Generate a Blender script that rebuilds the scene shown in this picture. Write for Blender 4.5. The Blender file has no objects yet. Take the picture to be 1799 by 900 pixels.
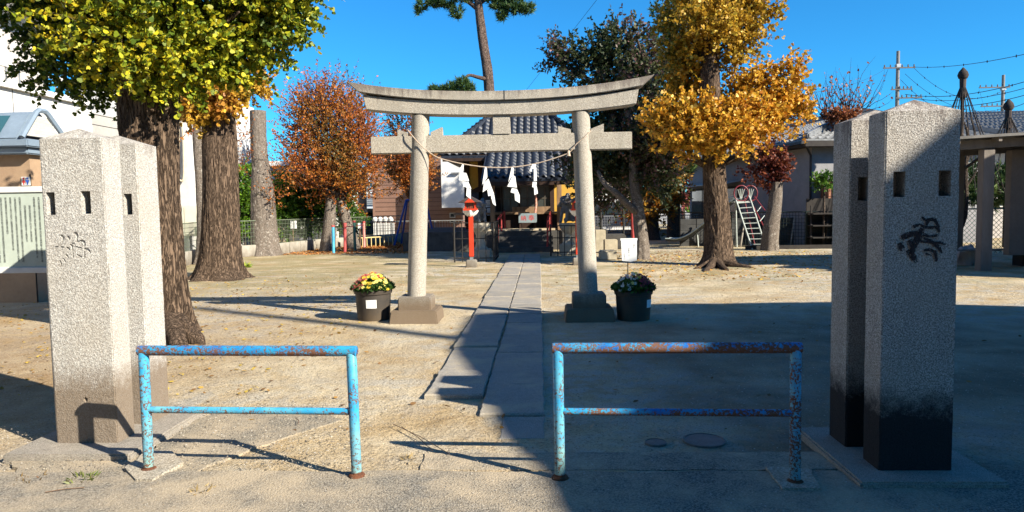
import bpy, bmesh, math, random
import numpy as np
from mathutils import Vector, Matrix, noise
R=math.radians
random.seed(7)
rng=np.random.default_rng(11)
SC=bpy.context.scene
COL=SC.collection
# ------------------------------------------------------------------ camera
F=1250.0; W,H=1799.0,900.0
ROLL=.016; PITCH=R(3.90); YAW=R(2.234)
CAM=Vector((0,0,1.6))
Fh=Vector((-math.sin(YAW),math.cos(YAW),0)); R0=Vector((math.cos(YAW),math.sin(YAW),0)); Z=Vector((0,0,1))
Fw=Fh*math.cos(PITCH)-Z*math.sin(PITCH); U0=Fh*math.sin(PITCH)+Z*math.cos(PITCH)
Rt=R0*math.cos(ROLL)-U0*math.sin(ROLL); Up=U0*math.cos(ROLL)+R0*math.sin(ROLL)
cam=bpy.data.cameras.new('camera'); co=bpy.data.objects.new('camera',cam); COL.objects.link(co)
m=Matrix((Rt,Up,-Fw)).transposed().to_4x4(); m.translation=CAM; co.matrix_world=m
cam.sensor_width=36; cam.lens=36*F/W; cam.clip_start=.1; cam.clip_end=2000
SC.camera=co
# ------------------------------------------------------------------ sky, sun, exposure
SUN_AZ=Vector((.845,-.535,0)).normalized(); SUN_EL=R(31.5)
SD=SUN_AZ*math.cos(SUN_EL)+Z*math.sin(SUN_EL)
wd=bpy.data.worlds.new('World'); SC.world=wd; wd.use_nodes=True
nt=wd.node_tree; nt.nodes.clear()
sk=nt.nodes.new('ShaderNodeTexSky'); sk.sky_type='NISHITA'; sk.sun_disc=False
sk.sun_elevation=SUN_EL; sk.sun_rotation=math.atan2(SUN_AZ.x,SUN_AZ.y)
sk.air_density=1.0; sk.dust_density=0; sk.ozone_density=1.5; sk.altitude=300
hs=nt.nodes.new('ShaderNodeMix'); hs.data_type='RGBA'; hs.blend_type='MULTIPLY'; hs.inputs[0].default_value=1; hs.inputs[7].default_value=(.20,1.0,1.62,1)
bg=nt.nodes.new('ShaderNodeBackground'); bg.inputs['Strength'].default_value=.05
ow=nt.nodes.new('ShaderNodeOutputWorld')
nt.links.new(sk.outputs[0],hs.inputs[6]); nt.links.new(hs.outputs[2],bg.inputs[0]); nt.links.new(bg.outputs[0],ow.inputs[0])
sl=bpy.data.lights.new('sun','SUN'); sl.energy=5.0; sl.angle=R(.53); sl.color=(1,.92,.77)
so=bpy.data.objects.new('sun',sl); COL.objects.link(so); so.rotation_euler=SD.to_track_quat('Z','Y').to_euler(); so.location=(10,-10,20)
SC.view_settings.view_transform='Standard'; SC.view_settings.look='None'; SC.view_settings.exposure=1.27; SC.view_settings.gamma=1
SC.view_settings.use_curve_mapping=False
SC.cycles.max_bounces=6; SC.cycles.diffuse_bounces=2; SC.cycles.transparent_max_bounces=6

# ------------------------------------------------------------------ helpers
def ray(u,v):
    x=(u-W/2)/F; y=-(v-H/2)/F
    return Rt*x+Up*y+Fw
def G(u,v,z=0.0):
    d=ray(u,v); t=(z-CAM.z)/d.z; return CAM+d*t
def A(u,v,Y):
    d=ray(u,v); return CAM+d*(Y/d.y)
class MB:
    def __init__(s): s.v=[]; s.f=[]
    def add(s,vs,fs):
        n=len(s.v); s.v+= [tuple(p) for p in vs]; s.f+= [tuple(i+n for i in f) for f in fs]; return s
    def box(s,c,d,rz=0,top=1.0,M=None):
        c=Vector(c); dx,dy,dz=[q/2 for q in d]; vs=[]
        for zz in (-1,1):
            k=top if zz>0 else 1
            for (a,b) in ((-1,-1),(1,-1),(1,1),(-1,1)):
                p=Vector((a*dx*k,b*dy*k,zz*dz))
                if rz: p.rotate(Matrix.Rotation(rz,3,'Z'))
                if M: p=M@p
                vs.append(c+p)
        return s.add(vs,[(3,2,1,0),(4,5,6,7),(0,1,5,4),(1,2,6,5),(2,3,7,6),(3,0,4,7)])
    def bx(s,x0,x1,y0,y1,z0,z1): return s.box(((x0+x1)/2,(y0+y1)/2,(z0+z1)/2),(x1-x0,y1-y0,z1-z0))
    def beam(s,p0,p1,w,h,up=(0,0,1)):
        p0=Vector(p0);p1=Vector(p1); d=(p1-p0).normalized(); up=Vector(up)
        if abs(d.dot(up))>.99: up=Vector((0,1,0))
        a=d.cross(up).normalized(); b=a.cross(d).normalized()
        vs=[]
        for p in (p0,p1):
            for (i,j) in ((-1,-1),(1,-1),(1,1),(-1,1)): vs.append(p+a*(i*w/2)+b*(j*h/2))
        return s.add(vs,[(0,1,2,3),(7,6,5,4),(0,4,5,1),(1,5,6,2),(2,6,7,3),(3,7,4,0)])
    def tube(s,pts,r,n=8,cap=True):
        pts=[Vector(p) for p in pts]; m=len(pts)
        if not isinstance(r,(list,tuple)): r=[r]*m
        vs=[];fs=[]; pa=None
        for i,p in enumerate(pts):
            d=(pts[min(i+1,m-1)]-pts[max(i-1,0)]).normalized()
            if pa is None:
                pa=d.cross(Vector((0,0,1)) if abs(d.z)<.9 else Vector((1,0,0))).normalized()
            else:
                pa=(pa-d*pa.dot(d)).normalized()
            pb=d.cross(pa)
            for k in range(n):
                t=2*math.pi*k/n; vs.append(p+(pa*math.cos(t)+pb*math.sin(t))*r[i])
        for i in range(m-1):
            for k in range(n):
                a=i*n+k;b=i*n+(k+1)%n; fs.append((a,b,b+n,a+n))
        if cap: fs.append(tuple(range(n-1,-1,-1))); fs.append(tuple((m-1)*n+k for k in range(n)))
        return s.add(vs,fs)
    def lathe(s,c,prof,n=16,cap=True):
        c=Vector(c); vs=[];fs=[]; m=len(prof)
        for (r,z) in prof:
            for k in range(n):
                t=2*math.pi*k/n; vs.append(c+Vector((r*math.cos(t),r*math.sin(t),z)))
        for i in range(m-1):
            for k in range(n):
                a=i*n+k;b=i*n+(k+1)%n; fs.append((a,b,b+n,a+n))
        if cap: fs.append(tuple(range(n-1,-1,-1))); fs.append(tuple((m-1)*n+k for k in range(n)))
        return s.add(vs,fs)
    def prism(s,poly,dv):   # poly: list of 3d points, extruded by vector dv
        n=len(poly); dv=Vector(dv); vs=[Vector(p) for p in poly]; vs+= [p+dv for p in vs]
        fs=[tuple(range(n)),tuple(range(2*n-1,n-1,-1))]+[(i,i+n,(i+1)%n+n,(i+1)%n) for i in range(n)]
        return s.add(vs,fs)
    def quad(s,a,b,c,d): return s.add([a,b,c,d],[(0,1,2,3)])
    def blob(s,c,r,n=2,amp=.15,seed=0):
        bm=bmesh.new(); bmesh.ops.create_icosphere(bm,subdivisions=n,radius=1); rr=r if isinstance(r,(tuple,list)) else (r,r,r)
        vs=[]
        for v in bm.verts:
            k=1+amp*noise.noise(v.co*1.7+Vector((seed*3.1,seed,0))); vs.append(Vector(c)+Vector((v.co.x*rr[0]*k,v.co.y*rr[1]*k,v.co.z*rr[2]*k)))
        fs=[tuple(v.index for v in f.verts) for f in bm.faces]; bm.free(); return s.add(vs,fs)
def link_mesh(name,me,parent=None,loc=None):
    o=bpy.data.objects.new(name,me); COL.objects.link(o)
    if parent is not None: o.parent=parent
    if loc is not None: o.location=loc
    return o
def worldloc(p):
    v=Vector((0,0,0))
    while p is not None: v+=p.location; p=p.parent
    return v
def part(name,mb,mat,parent=None,smooth=False,bevel=0,loc=None,label=None,kind=None,segs=2):
    """mb is in world coordinates; the object origin is put at loc (world) or at its parent's origin"""
    base=worldloc(parent); org=Vector(loc) if loc is not None else base
    me=bpy.data.meshes.new(name); me.from_pydata([Vector(v)-org for v in mb.v],[],mb.f)
    bm=bmesh.new(); bm.from_mesh(me)
    if bevel:
        bmesh.ops.bevel(bm,geom=[e for e in bm.edges if len(e.link_faces)==2 and e.calc_face_angle(0)>.5],offset=bevel,segments=segs,affect='EDGES',clamp_overlap=True)
    bmesh.ops.recalc_face_normals(bm,faces=bm.faces); bm.to_mesh(me); bm.free()
    if smooth:
        me.polygons.foreach_set('use_smooth',[True]*len(me.polygons))
        try: me.set_sharp_from_angle(angle=R(42))
        except Exception: pass
    if mat: me.materials.append(mat)
    o=link_mesh(name,me,parent,org-base)
    if label: o['label']=label
    if kind: o['kind']=kind
    return o
def tag(o,label,cat,group=None):
    o['label']=label; o['category']=cat
    if group: o['group']=group
    return o
def thing(name,label,cat,loc,group=None):
    o=bpy.data.objects.new(name,None); o.empty_display_size=.2; COL.objects.link(o); o.location=loc
    return tag(o,label,cat,group)
def dup(root,loc,label=None,rz=None,group=None,scale=None):
    r=root.copy(); COL.objects.link(r); r.location=loc
    if rz is not None: r.rotation_euler.z=rz
    if label: r['label']=label
    if group: r['group']=group
    if scale: r.scale=(scale,)*3
    for ch in root.children:
        c=ch.copy(); COL.objects.link(c); c.parent=r
        for g in ch.children:
            d=g.copy(); COL.objects.link(d); d.parent=c
    return r
def evalmesh(o):
    dg=bpy.context.evaluated_depsgraph_get(); dg.update(); e=o.evaluated_get(dg)
    me=bpy.data.meshes.new_from_object(e); o.modifiers.clear(); o.data=me
def textmesh(s,size,font_scale=1,space=1.0):
    c=bpy.data.curves.new('lettering','FONT'); c.body=s; c.size=size; c.align_x='CENTER'; c.align_y='CENTER'; c.resolution_u=2; c.space_line=space
    o=bpy.data.objects.new('lettering',c); COL.objects.link(o)
    me=bpy.data.meshes.new_from_object(o); bpy.data.objects.remove(o); return me
def text(name,s,size,center,xdir,ydir,mat,parent,off=.003,space=1.0,extr=0):
    me=textmesh(s,size,space=space); xd=Vector(xdir).normalized(); yd=Vector(ydir).normalized(); n=xd.cross(yd)
    base=worldloc(parent)
    M4=Matrix((xd,yd,n)).transposed().to_4x4(); M4.translation=Vector(center)+n*off-base
    me.transform(M4); me.materials.clear(); me.materials.append(mat)
    return link_mesh(name,me,parent)

# ------------------------------------------------------------------ materials
class NT:
    def __init__(s,name):
        s.m=bpy.data.materials.new(name); s.m.use_nodes=True; s.t=s.m.node_tree; s.t.nodes.clear()
        s.o=s.n('ShaderNodeOutputMaterial'); s.b=s.n('ShaderNodeBsdfPrincipled'); s.l(s.b.outputs[0],s.o.inputs[0])
        s.b.inputs['Specular IOR Level'].default_value=.3
    def n(s,t,**k):
        q=s.t.nodes.new(t)
        for a,b in k.items(): setattr(q,a,b)
        return q
    def l(s,a,b): s.t.links.new(a,b)
    def coord(s,which='Object',scale=(1,1,1),rnd=True):
        tc=s.n('ShaderNodeTexCoord'); out=tc.outputs[which]
        if which=='World':pass
        mp=s.n('ShaderNodeMapping'); mp.inputs['Scale'].default_value=scale; s.l(out,mp.inputs[0])
        if rnd:
            oi=s.n('ShaderNodeObjectInfo'); vm=s.n('ShaderNodeVectorMath',operation='SCALE'); vm.inputs[0].default_value=(37,91,53); s.l(oi.outputs['Random'],vm.inputs['Scale']); s.l(vm.outputs[0],mp.inputs['Location'])
        return mp.outputs[0]
    def pos(s):
        g=s.n('ShaderNodeNewGeometry'); return g.outputs['Position']
    def noise(s,vec,scale,detail=4,rough=.6,dist=0):
        q=s.n('ShaderNodeTexNoise'); q.inputs['Scale'].default_value=scale; q.inputs['Detail'].default_value=detail; q.inputs['Roughness'].default_value=rough; q.inputs['Distortion'].default_value=dist
        s.l(vec,q.inputs['Vector']); return q.outputs['Fac']
    def ramp(s,fac,stops):
        q=s.n('ShaderNodeValToRGB'); e=q.color_ramp.elements
        while len(e)<len(stops): e.new(.5)
        for i,(p,c) in enumerate(stops):
            e[i].position=p; e[i].color=(c,c,c,1) if isinstance(c,(int,float)) else (*c,1)
        s.l(fac,q.inputs[0]); return q.outputs[0]
    def mix(s,fac,a,b,mode='MIX'):
        q=s.n('ShaderNodeMix',data_type='RGBA',blend_type=mode)
        for i,x in ((0,fac),(6,a),(7,b)):
            if isinstance(x,(int,float)): q.inputs[i].default_value=x if i==0 else (x,x,x,1)
            elif isinstance(x,tuple): q.inputs[i].default_value=(*x,1)
            else: s.l(x,q.inputs[i])
        return q.outputs[2]
    def math(s,op,a,b=0,clamp=False):
        q=s.n('ShaderNodeMath',operation=op,use_clamp=clamp)
        for i,x in enumerate((a,b)):
            if isinstance(x,(int,float)): q.inputs[i].default_value=x
            else: s.l(x,q.inputs[i])
        return q.outputs[0]
    def xyz(s,v):
        q=s.n('ShaderNodeSeparateXYZ'); s.l(v,q.inputs[0]); return q.outputs
    def bump(s,h,strength=.5,dist=.01,prev=None):
        q=s.n('ShaderNodeBump'); q.inputs['Strength'].default_value=strength; q.inputs['Distance'].default_value=dist
        s.l(h,q.inputs['Height'])
        if prev is not None: s.l(prev,q.inputs['Normal'])
        return q.outputs[0]
    def done(s,col,rough=.8,bump=None,metal=0,spec=None):
        if isinstance(col,tuple): s.b.inputs['Base Color'].default_value=(*col,1)
        else: s.l(col,s.b.inputs['Base Color'])
        if isinstance(rough,(int,float)): s.b.inputs['Roughness'].default_value=rough
        else: s.l(rough,s.b.inputs['Roughness'])
        s.b.inputs['Metallic'].default_value=metal
        if spec is not None: s.b.inputs['Specular IOR Level'].default_value=spec
        if bump is not None: s.l(bump,s.b.inputs['Normal'])
        return s.m
def simple(name,c1,c2=None,rough=.8,scale=4,bs=60,bstr=.25,metal=0,stretch=(1,1,1),dirt=.0,spec=.3,bd=.01):
    s=NT(name); v=s.coord(scale=stretch)
    c2=c2 or tuple(q*.75 for q in c1)
    f=s.noise(v,scale,6,.65); col=s.mix(s.ramp(f,[(.35,0.),(.68,1.)]),c1,c2)
    f2=s.noise(v,scale*9,3,.6); col=s.mix(.35,col,s.mix(f2,(.45,.45,.45),(1.25,1.25,1.25)),'MULTIPLY')
    if dirt:
        z=s.xyz(s.pos())[2]; g=s.math('SUBTRACT',1,s.math('MULTIPLY',z,1/dirt),True); g=s.math('MULTIPLY',g,s.math('MULTIPLY',f,1.4)); col=s.mix(g,col,(.09,.065,.04))
    b=s.bump(s.noise(v,bs,3,.6),bstr,bd)
    return s.done(col,rough,b,metal,spec)

def granite(name,base=(.47,.44,.40),dark=(.16,.14,.125),bottom=0,top=None,soot=None,darkbottom=None,bumpy=1.0,streak=.45,vary=0,sand=0):
    """bush-hammered granite: light body with dark flecks, pitted relief; optional dirty foot and dark weathered head"""
    s=NT(name); v=s.coord(rnd=True); p=s.pos()
    big=s.noise(v,2.2,4,.6); fl=s.noise(v,120,2,.8); fl2=s.noise(v,62,4,.75)
    col=s.mix(s.ramp(fl,[(.40,0.),(.60,1.)]),dark,base)
    col=s.mix(s.ramp(fl2,[(.40,.5),(.55,0.)]),col,(.30,.26,.23))
    col=s.mix(s.math('MULTIPLY',s.ramp(big,[(.4,0.),(.75,1.)]),.4),col,(.36,.31,.24))
    z=s.xyz(p)[2]
    sv=s.noise(s.coord(scale=(7,7,.7)),1,5,.65); lf=s.noise(v,5.5,5,.7)
    col=s.mix(s.math('MULTIPLY',s.ramp(sv,[(.48,0.),(.72,1.)]),streak),col,tuple(q*.42 for q in base))
    col=s.mix(s.math('MULTIPLY',s.ramp(lf,[(.58,0.),(.66,1.)]),streak*.8),col,tuple(q*.6 for q in base))
    if vary:
        oi=s.n('ShaderNodeObjectInfo'); rr_=s.math('ADD',s.math('MULTIPLY',oi.outputs['Random'],vary*2),1-vary); col=s.mix(1.0,col,s.mix(rr_,(0.,0.,0.),(1.,.985,.96)),'MULTIPLY')
    if sand: col=s.mix(s.math('MULTIPLY',s.ramp(s.noise(p,1.7,6,.7),[(.50,0.),(.66,1.)]),sand),col,(.42,.35,.24))
    if bottom:   # earth splashed up the foot
        e=s.math('ADD',s.math('MULTIPLY',z,-1/(bottom*.55)),s.math('ADD',s.math('MULTIPLY',s.noise(v,11,6,.78),1.15),1.22)); e=s.ramp(e,[(.0,0.),(.6,1.)])
        col=s.mix(s.math('MULTIPLY',e,.82 if not darkbottom else .97),col,(.155,.11,.07) if not darkbottom else darkbottom)
    if top:
        tt=s.math('SUBTRACT',z,top[0]); st=s.noise(s.coord(scale=(14,14,2.2)),1,5,.7)
        e=s.math('ADD',s.math('MULTIPLY',tt,1/top[1]),s.math('SUBTRACT',s.math('MULTIPLY',st,2.2),1.15)); e=s.ramp(e,[(.25,0.),(.8,1.)])
        col=s.mix(s.math('MULTIPLY',e,top[2] if len(top)>2 else .7),col,(.085,.06,.055))
    h=s.math('ADD',s.math('MULTIPLY',fl2,.7),s.math('MULTIPLY',fl,.5))
    b=s.bump(h,.7*bumpy,.008); b=s.bump(s.noise(v,22,4,.7),.22*bumpy,.015,b)
    return s.done(col,.85,b,spec=.25)
def bark(name,c1,c2,scale=1.0,lich=None,stretch=.13,strength=1.0):
    s=NT(name); v=s.coord(scale=(1,1,stretch),rnd=True); v2=s.coord(rnd=True)
    fa=s.noise(v,27*scale,5,.65,.7); fb=s.noise(v,38*scale,5,.7,.4); f=s.math('ADD',s.ramp(s.math('ABSOLUTE',s.math('SUBTRACT',fa,.5)),[(.0,0.),(.075,.7)]),s.math('MULTIPLY',fb,.45)); f2=s.noise(v2,45*scale,4,.7)
    col=s.mix(s.ramp(f,[(.22,0.),(.85,1.)]),c1,c2); col=s.mix(.5,col,s.mix(f2,(.5,.5,.5),(1.35,1.3,1.25)),'MULTIPLY')
    if lich:
        q=s.noise(v2,11,4,.7); big=s.noise(v2,1.6,2,.5)
        mk=s.ramp(s.math('ADD',q,s.math('MULTIPLY',big,.25)),[(.70,0.),(.78,1.)]); col=s.mix(s.math('MULTIPLY',mk,.6),col,lich)
    b=s.bump(f,strength,.03); b=s.bump(f2,.5,.01,b)
    return s.done(col,.92,b,spec=.15)
def leafmat(name,rough=.55,trans=.45,spec=.35):
    s=NT(name); a=s.n('ShaderNodeAttribute',attribute_name='tint'); s.done(a.outputs['Color'],rough,spec=spec)
    tr=s.n('ShaderNodeBsdfTranslucent'); s.l(a.outputs['Color'],tr.inputs[0]); mx=s.n('ShaderNodeMixShader'); mx.inputs[0].default_value=trans
    s.l(s.b.outputs[0],mx.inputs[1]); s.l(tr.outputs[0],mx.inputs[2]); s.l(mx.outputs[0],s.o.inputs[0]); return s.m
LEAF=leafmat('leaf',.5,.33); NEEDLE=leafmat('needle',.6,.12); PETAL=leafmat('petal',.6,.3); LITTER=leafmat('litter',.8,.1,.1)
def glassmat(name,col=(.02,.03,.035),rough=.05):
    s=NT(name); v=s.coord(); b=s.bump(s.noise(v,1.5,2),.03,.02); return s.done(col,rough,b,spec=.9)
def rustpaint(name,c1,c2,rust=.5,pale=None):
    s=NT(name); v=s.coord(); z=s.xyz(s.pos())[2]
    n1=s.noise(v,7,3,.6); n2=s.noise(v,60,7,.75); n3=s.noise(v,150,3,.6)
    col=s.mix(s.ramp(n1,[(.35,0.),(.65,1.)]),c1,c2)
    if pale is not None:
        g=s.math('SUBTRACT',1,s.math('MULTIPLY',z,1/.42),True); g=s.math('MULTIPLY',g,s.math('ADD',n1,.25)); col=s.mix(g,col,pale)
    col=s.mix(.3,col,s.mix(n3,(.6,.6,.6),(1.2,1.2,1.2)),'MULTIPLY')
    gm=s.n('ShaderNodeNewGeometry'); nz=s.xyz(gm.outputs['Normal'])[2]; up=s.math('MULTIPLY',s.math('SUBTRACT',.1,nz),.05)
    msk=s.math('ADD',s.math('ADD',n2,s.math('MULTIPLY',s.noise(v,3.1,2,.5),.35)),up)
    mk=s.ramp(msk,[(1.0-rust*.5,0.),(1.03-rust*.5,1.)]) if False else s.ramp(msk,[(.80-rust*.2,0.),(.825-rust*.2,1.)])
    rc=s.mix(n3,(.06,.026,.016),(.23,.105,.06)); col=s.mix(mk,col,rc)
    ro=s.math('ADD',.35,s.math('MULTIPLY',mk,.5)); b=s.bump(s.math('SUBTRACT',s.math('MULTIPLY',n3,.4),mk),.6,.003)
    return s.done(col,ro,b,spec=.4)

def ground_mat():
    s=NT('bare_sandy_ground'); p=s.pos(); x,y,z=s.xyz(p)
    n0=s.noise(p,.22,4,.55); n1=s.noise(p,.75,5,.62,.3); n2=s.noise(p,3.5,6,.68); n3=s.noise(p,60,3,.75); n4=s.noise(p,150,2,.7)
    ps=s.n('ShaderNodeMapping'); ps.inputs['Scale'].default_value=(.8,1.35,1); s.l(p,ps.inputs[0]); n5=s.noise(ps.outputs[0],1.1,6,.7)
    pale=(.60,.50,.34); tan=(.43,.31,.165); brown=(.21,.135,.065); gravel=(.45,.43,.38); moss=(.17,.165,.055)
    col=s.mix(s.ramp(n1,[(.40,0.),(.60,1.)]),pale,tan); n6=s.noise(p,1.9,7,.75,.6); col=s.mix(s.math('MULTIPLY',s.ramp(n6,[(.50,0.),(.62,1.)]),.3),col,brown)
    col=s.mix(s.ramp(n5,[(.44,0.),(.72,.75)]),col,s.mix(n2,tan,gravel))
    # gravelly band down the middle and at the entrance
    gm=s.math('MULTIPLY',s.ramp(n2,[(.44,0.),(.58,1.)]),s.ramp(n0,[(.42,0.),(.56,.8)])); col=s.mix(gm,col,gravel)
    # earthier soil around the left trees and a mossy lawn far left
    left=s.math('MULTIPLY',s.math('SUBTRACT',-2.7,x),.45,True); soil=s.math('MULTIPLY',left,s.ramp(n2,[(.3,.35),(.7,1.)]))
    near=s.math('SUBTRACT',1,s.math('MULTIPLY',s.math('SUBTRACT',y,6.5),.2,True),True)
    col=s.mix(s.math('MULTIPLY',soil,s.math('ADD',.25,s.math('MULTIPLY',near,.6))),col,s.mix(n2,(.33,.19,.085),(.20,.115,.05)))
    far=s.math('MULTIPLY',s.math('SUBTRACT',y,11.5),.22,True); mo=s.math('MULTIPLY',far,s.ramp(s.math('ADD',n5,s.math('MULTIPLY',left,.07)),[(.46,0.),(.60,1.)])); mo=s.math('MULTIPLY',mo,.62)
    col=s.mix(mo,col,s.mix(n2,moss,(.30,.25,.11)))
    col=s.mix(s.ramp(n3,[(.34,.85),(.45,0.)]),col,(.12,.09,.055)); col=s.mix(s.ramp(n3,[(.60,0.),(.72,.65)]),col,(.64,.59,.50))
    col=s.mix(.35,col,s.mix(n4,(.45,.45,.45),(1.35,1.35,1.35)),'MULTIPLY')
    right_shade=s.math('MULTIPLY',s.math('MULTIPLY',s.math('SUBTRACT',x,.3),.8,True),s.math('MULTIPLY',s.math('SUBTRACT',11.5,y),.4,True)); col=s.mix(s.math('MULTIPLY',right_shade,s.ramp(n1,[(.3,.35),(.6,.8)])),col,s.mix(n2,(.13,.10,.075),(.20,.17,.13)))  # near right ground darkened in the colour, deepening the shade that falls there
    b=s.bump(n3,.8,.018); b=s.bump(n2,.6,.07,b); b=s.bump(s.noise(p,14,5,.7),.6,.03,b); b=s.bump(n4,.5,.006,b)
    return s.done(col,.95,b,spec=.12)
def road_mat(name,sandy=1.0,base=(.21,.195,.17)):
    s=NT(name); p=s.pos(); x,y,z=s.xyz(p)
    n1=s.noise(p,.9,5,.6); n2=s.noise(p,4.5,5,.65); n3=s.noise(p,75,2,.8); vo=s.n('ShaderNodeTexVoronoi'); vo.inputs['Scale'].default_value=95; s.l(p,vo.inputs['Vector'])
    col=s.mix(s.ramp(n3,[(.38,0.),(.62,1.)]),tuple(q*.45 for q in base),tuple(q*1.5 for q in base))
    col=s.mix(s.ramp(vo.outputs['Distance'],[(.0,.55),(.28,0.)]),col,(.42,.39,.34))
    sd=s.math('ADD',s.math('MULTIPLY',n1,.9),s.math('MULTIPLY',n2,.55)); col=s.mix(s.math('MULTIPLY',s.ramp(sd,[(.62,0.),(.86,.9)]),sandy),col,(.46,.37,.255))
    vc=s.n('ShaderNodeTexVoronoi',feature='DISTANCE_TO_EDGE'); vc.inputs['Scale'].default_value=.7; s.l(p,vc.inputs['Vector'])
    b=s.bump(n3,.6,.01); b=s.bump(vo.outputs['Distance'],.5,.006,b)
    return s.done(col,.93,b,spec=.15)
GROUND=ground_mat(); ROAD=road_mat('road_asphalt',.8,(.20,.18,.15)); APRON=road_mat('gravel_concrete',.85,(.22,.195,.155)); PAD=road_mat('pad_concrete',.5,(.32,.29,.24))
GR_L=granite('granite_left',base=(.64,.625,.59),dark=(.24,.23,.215),bottom=.62,top=(1.93,.42,.62),bumpy=1.5,streak=.22)
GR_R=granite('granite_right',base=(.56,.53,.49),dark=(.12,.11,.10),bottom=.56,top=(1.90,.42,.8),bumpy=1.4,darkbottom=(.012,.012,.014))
TORII=granite('granite_torii',base=(.55,.51,.435),dark=(.19,.165,.135),top=(3.08,.26,.6),bumpy=1.2,streak=.6)
PLINTH=granite('granite_plinth',base=(.27,.235,.185),dark=(.09,.075,.06),bottom=.36)
PATHM=granite('granite_path',base=(.38,.365,.335),dark=(.14,.135,.125),bumpy=.9,streak=.35,vary=.16,sand=.7)
SLAB=granite('granite_base_slab',base=(.36,.33,.28),dark=(.14,.12,.10),bumpy=.6)
BLUE=rustpaint('peeling_blue_paint',(.01,.15,.46),(.03,.30,.50),.72)
BLUEP=rustpaint('peeling_sky_blue_paint',(.03,.30,.55),(.12,.40,.52),.46,pale=(.24,.34,.26))
BLUER=rustpaint('blue_paint_mostly_rust',(.01,.10,.40),(.04,.30,.50),.86)
RUST=simple('rust',(.17,.065,.03),(.06,.025,.015),.9,20,90,.5)
BARK1=bark('ginkgo_bark',(.030,.020,.015),(.165,.115,.08)); BARK2=bark('zelkova_bark',(.055,.045,.038),(.215,.18,.15),1.2,(.42,.39,.34),.5,.5)
BARKP=bark('pine_bark',(.03,.022,.02),(.19,.135,.11),1.0,None,.35); BARKD=bark('dark_bark',(.03,.024,.02),(.13,.10,.08),1.1,None,.3)
WOOD=simple('dark_wood',(.045,.022,.014),(.02,.012,.009),.75,8,60,.3,stretch=(1,1,.2)); WOODL=simple('weathered_wood',(.30,.19,.11),(.16,.10,.06),.8,10,60,.4,stretch=(1,1,.15))
BLACKM=simple('black_iron',(.016,.016,.018),(.03,.025,.02),.55,12,50,.2); POTM=simple('black_plastic_pot',(.045,.04,.036),(.07,.055,.042),.55,5,80,.15,dirt=.25)
PAPER=simple('white_paper',(.80,.80,.79),(.74,.74,.73),.7,3,40,.05); WHITE=simple('white_paint',(.78,.77,.74),(.66,.65,.62),.65,1.2,60,.1)
INK=simple('black_ink',(.03,.03,.035),(.05,.05,.05),.7); REDINK=simple('red_ink',(.55,.04,.03),(.45,.03,.03),.7)
VERM=simple('vermilion_paint',(.62,.055,.02),(.48,.045,.02),.45,6,50,.1); REDP=simple('worn_red_paint',(.42,.05,.045),(.24,.03,.03),.6,14,60,.2)
STEEL=simple('galvanised_steel',(.42,.43,.44),(.30,.31,.32),.45,9,60,.1,metal=.6); CONC=simple('concrete',(.40,.37,.32),(.27,.245,.205),.9,3,70,.35,dirt=.35)
ROPE=simple('straw_rope',(.55,.45,.36),(.38,.28,.2),.9,30,120,.5)

# ------------------------------------------------------------------ the setting: ground, road
def hgt(x,y):   # gentle unevenness of the yard
    return .018*noise.noise(Vector((x*.35,y*.35,0)))+.007*noise.noise(Vector((x*1.6,y*1.6,3)))+.0025*noise.noise(Vector((x*6,y*6,3)))
def sheet(x0,x1,y0,y1,nx,ny,f):
    mb=MB(); vs=[(x0+(x1-x0)*i/nx,y0+(y1-y0)*j/ny) for j in range(ny+1) for i in range(nx+1)]
    mb.v=[(x,y,f(x,y)) for x,y in vs]
    mb.f=[(j*(nx+1)+i,j*(nx+1)+i+1,(j+1)*(nx+1)+i+1,(j+1)*(nx+1)+i) for j in range(ny) for i in range(nx)]
    return mb
xs=np.unique(np.concatenate([np.array([-700,-200,-80,-40,-26]),np.arange(-18,18.01,.12),np.array([26,40,80,200,700])]))
ys=np.unique(np.concatenate([np.array([-300,-60,-15,-3]),np.arange(2.6,34,.12),np.array([37,42,50,70,110,220,900])]))
gm=MB()
def gh(x,y):
    k=max(0,min(1,(19-abs(x))/3))*max(0,min(1,(y-2.6)/1.5))*max(0,min(1,(36-y)/3)); return hgt(x,y)*k
gm.v=[(x,y,gh(x,y)) for y in ys for x in xs]; n=len(xs)
gm.f=[(j*n+i,j*n+i+1,(j+1)*n+i+1,(j+1)*n+i) for j in range(len(ys)-1) for i in range(n-1)]
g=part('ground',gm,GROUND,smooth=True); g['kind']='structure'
def strip(name,x0,x1,y0,yf,mat,z,nx=160):
    mb=MB(); vs=[];fs=[]
    for i in range(nx+1):
        x=x0+(x1-x0)*i/nx; yy=yf(x); vs+= [(x,y0,z),(x,yy-.06,z),(x,yy,z-.03)]
    for i in range(nx):
        a=3*i; fs+= [(a,a+3,a+4,a+1),(a+1,a+4,a+5,a+2)]
    mb.add(vs,fs); o=part(name,mb,mat); o['kind']='structure'; return o
nz=lambda x,s=2.,k=0: noise.noise(Vector((x*s,k,.3)))
strip('road',-40,40,-7,lambda x:4.22+.04*nz(x)+.015*nz(x,11),ROAD,.024,400)
ap=MB(); ap.v=[]; 
def blobsheet(name,pts,mat,z,jag=.05,th=.05):
    """an irregular sheet of laid concrete with a broken edge"""
    P=[];n=len(pts)
    for i in range(n):
        a=Vector(pts[i]);b=Vector(pts[(i+1)%n]); L=(b-a).length; k=max(1,int(L/.07))
        for j in range(k):
            q=a.lerp(b,j/k); t=Vector((noise.noise(Vector((q.x*7,q.y*7,1))),noise.noise(Vector((q.x*7,q.y*7,5))))) ; P.append(q+t*jag)
    mb=MB(); mb.prism([(p.x,p.y,z) for p in P],(0,0,-th)); o=part(name,mb,mat); return o
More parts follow.
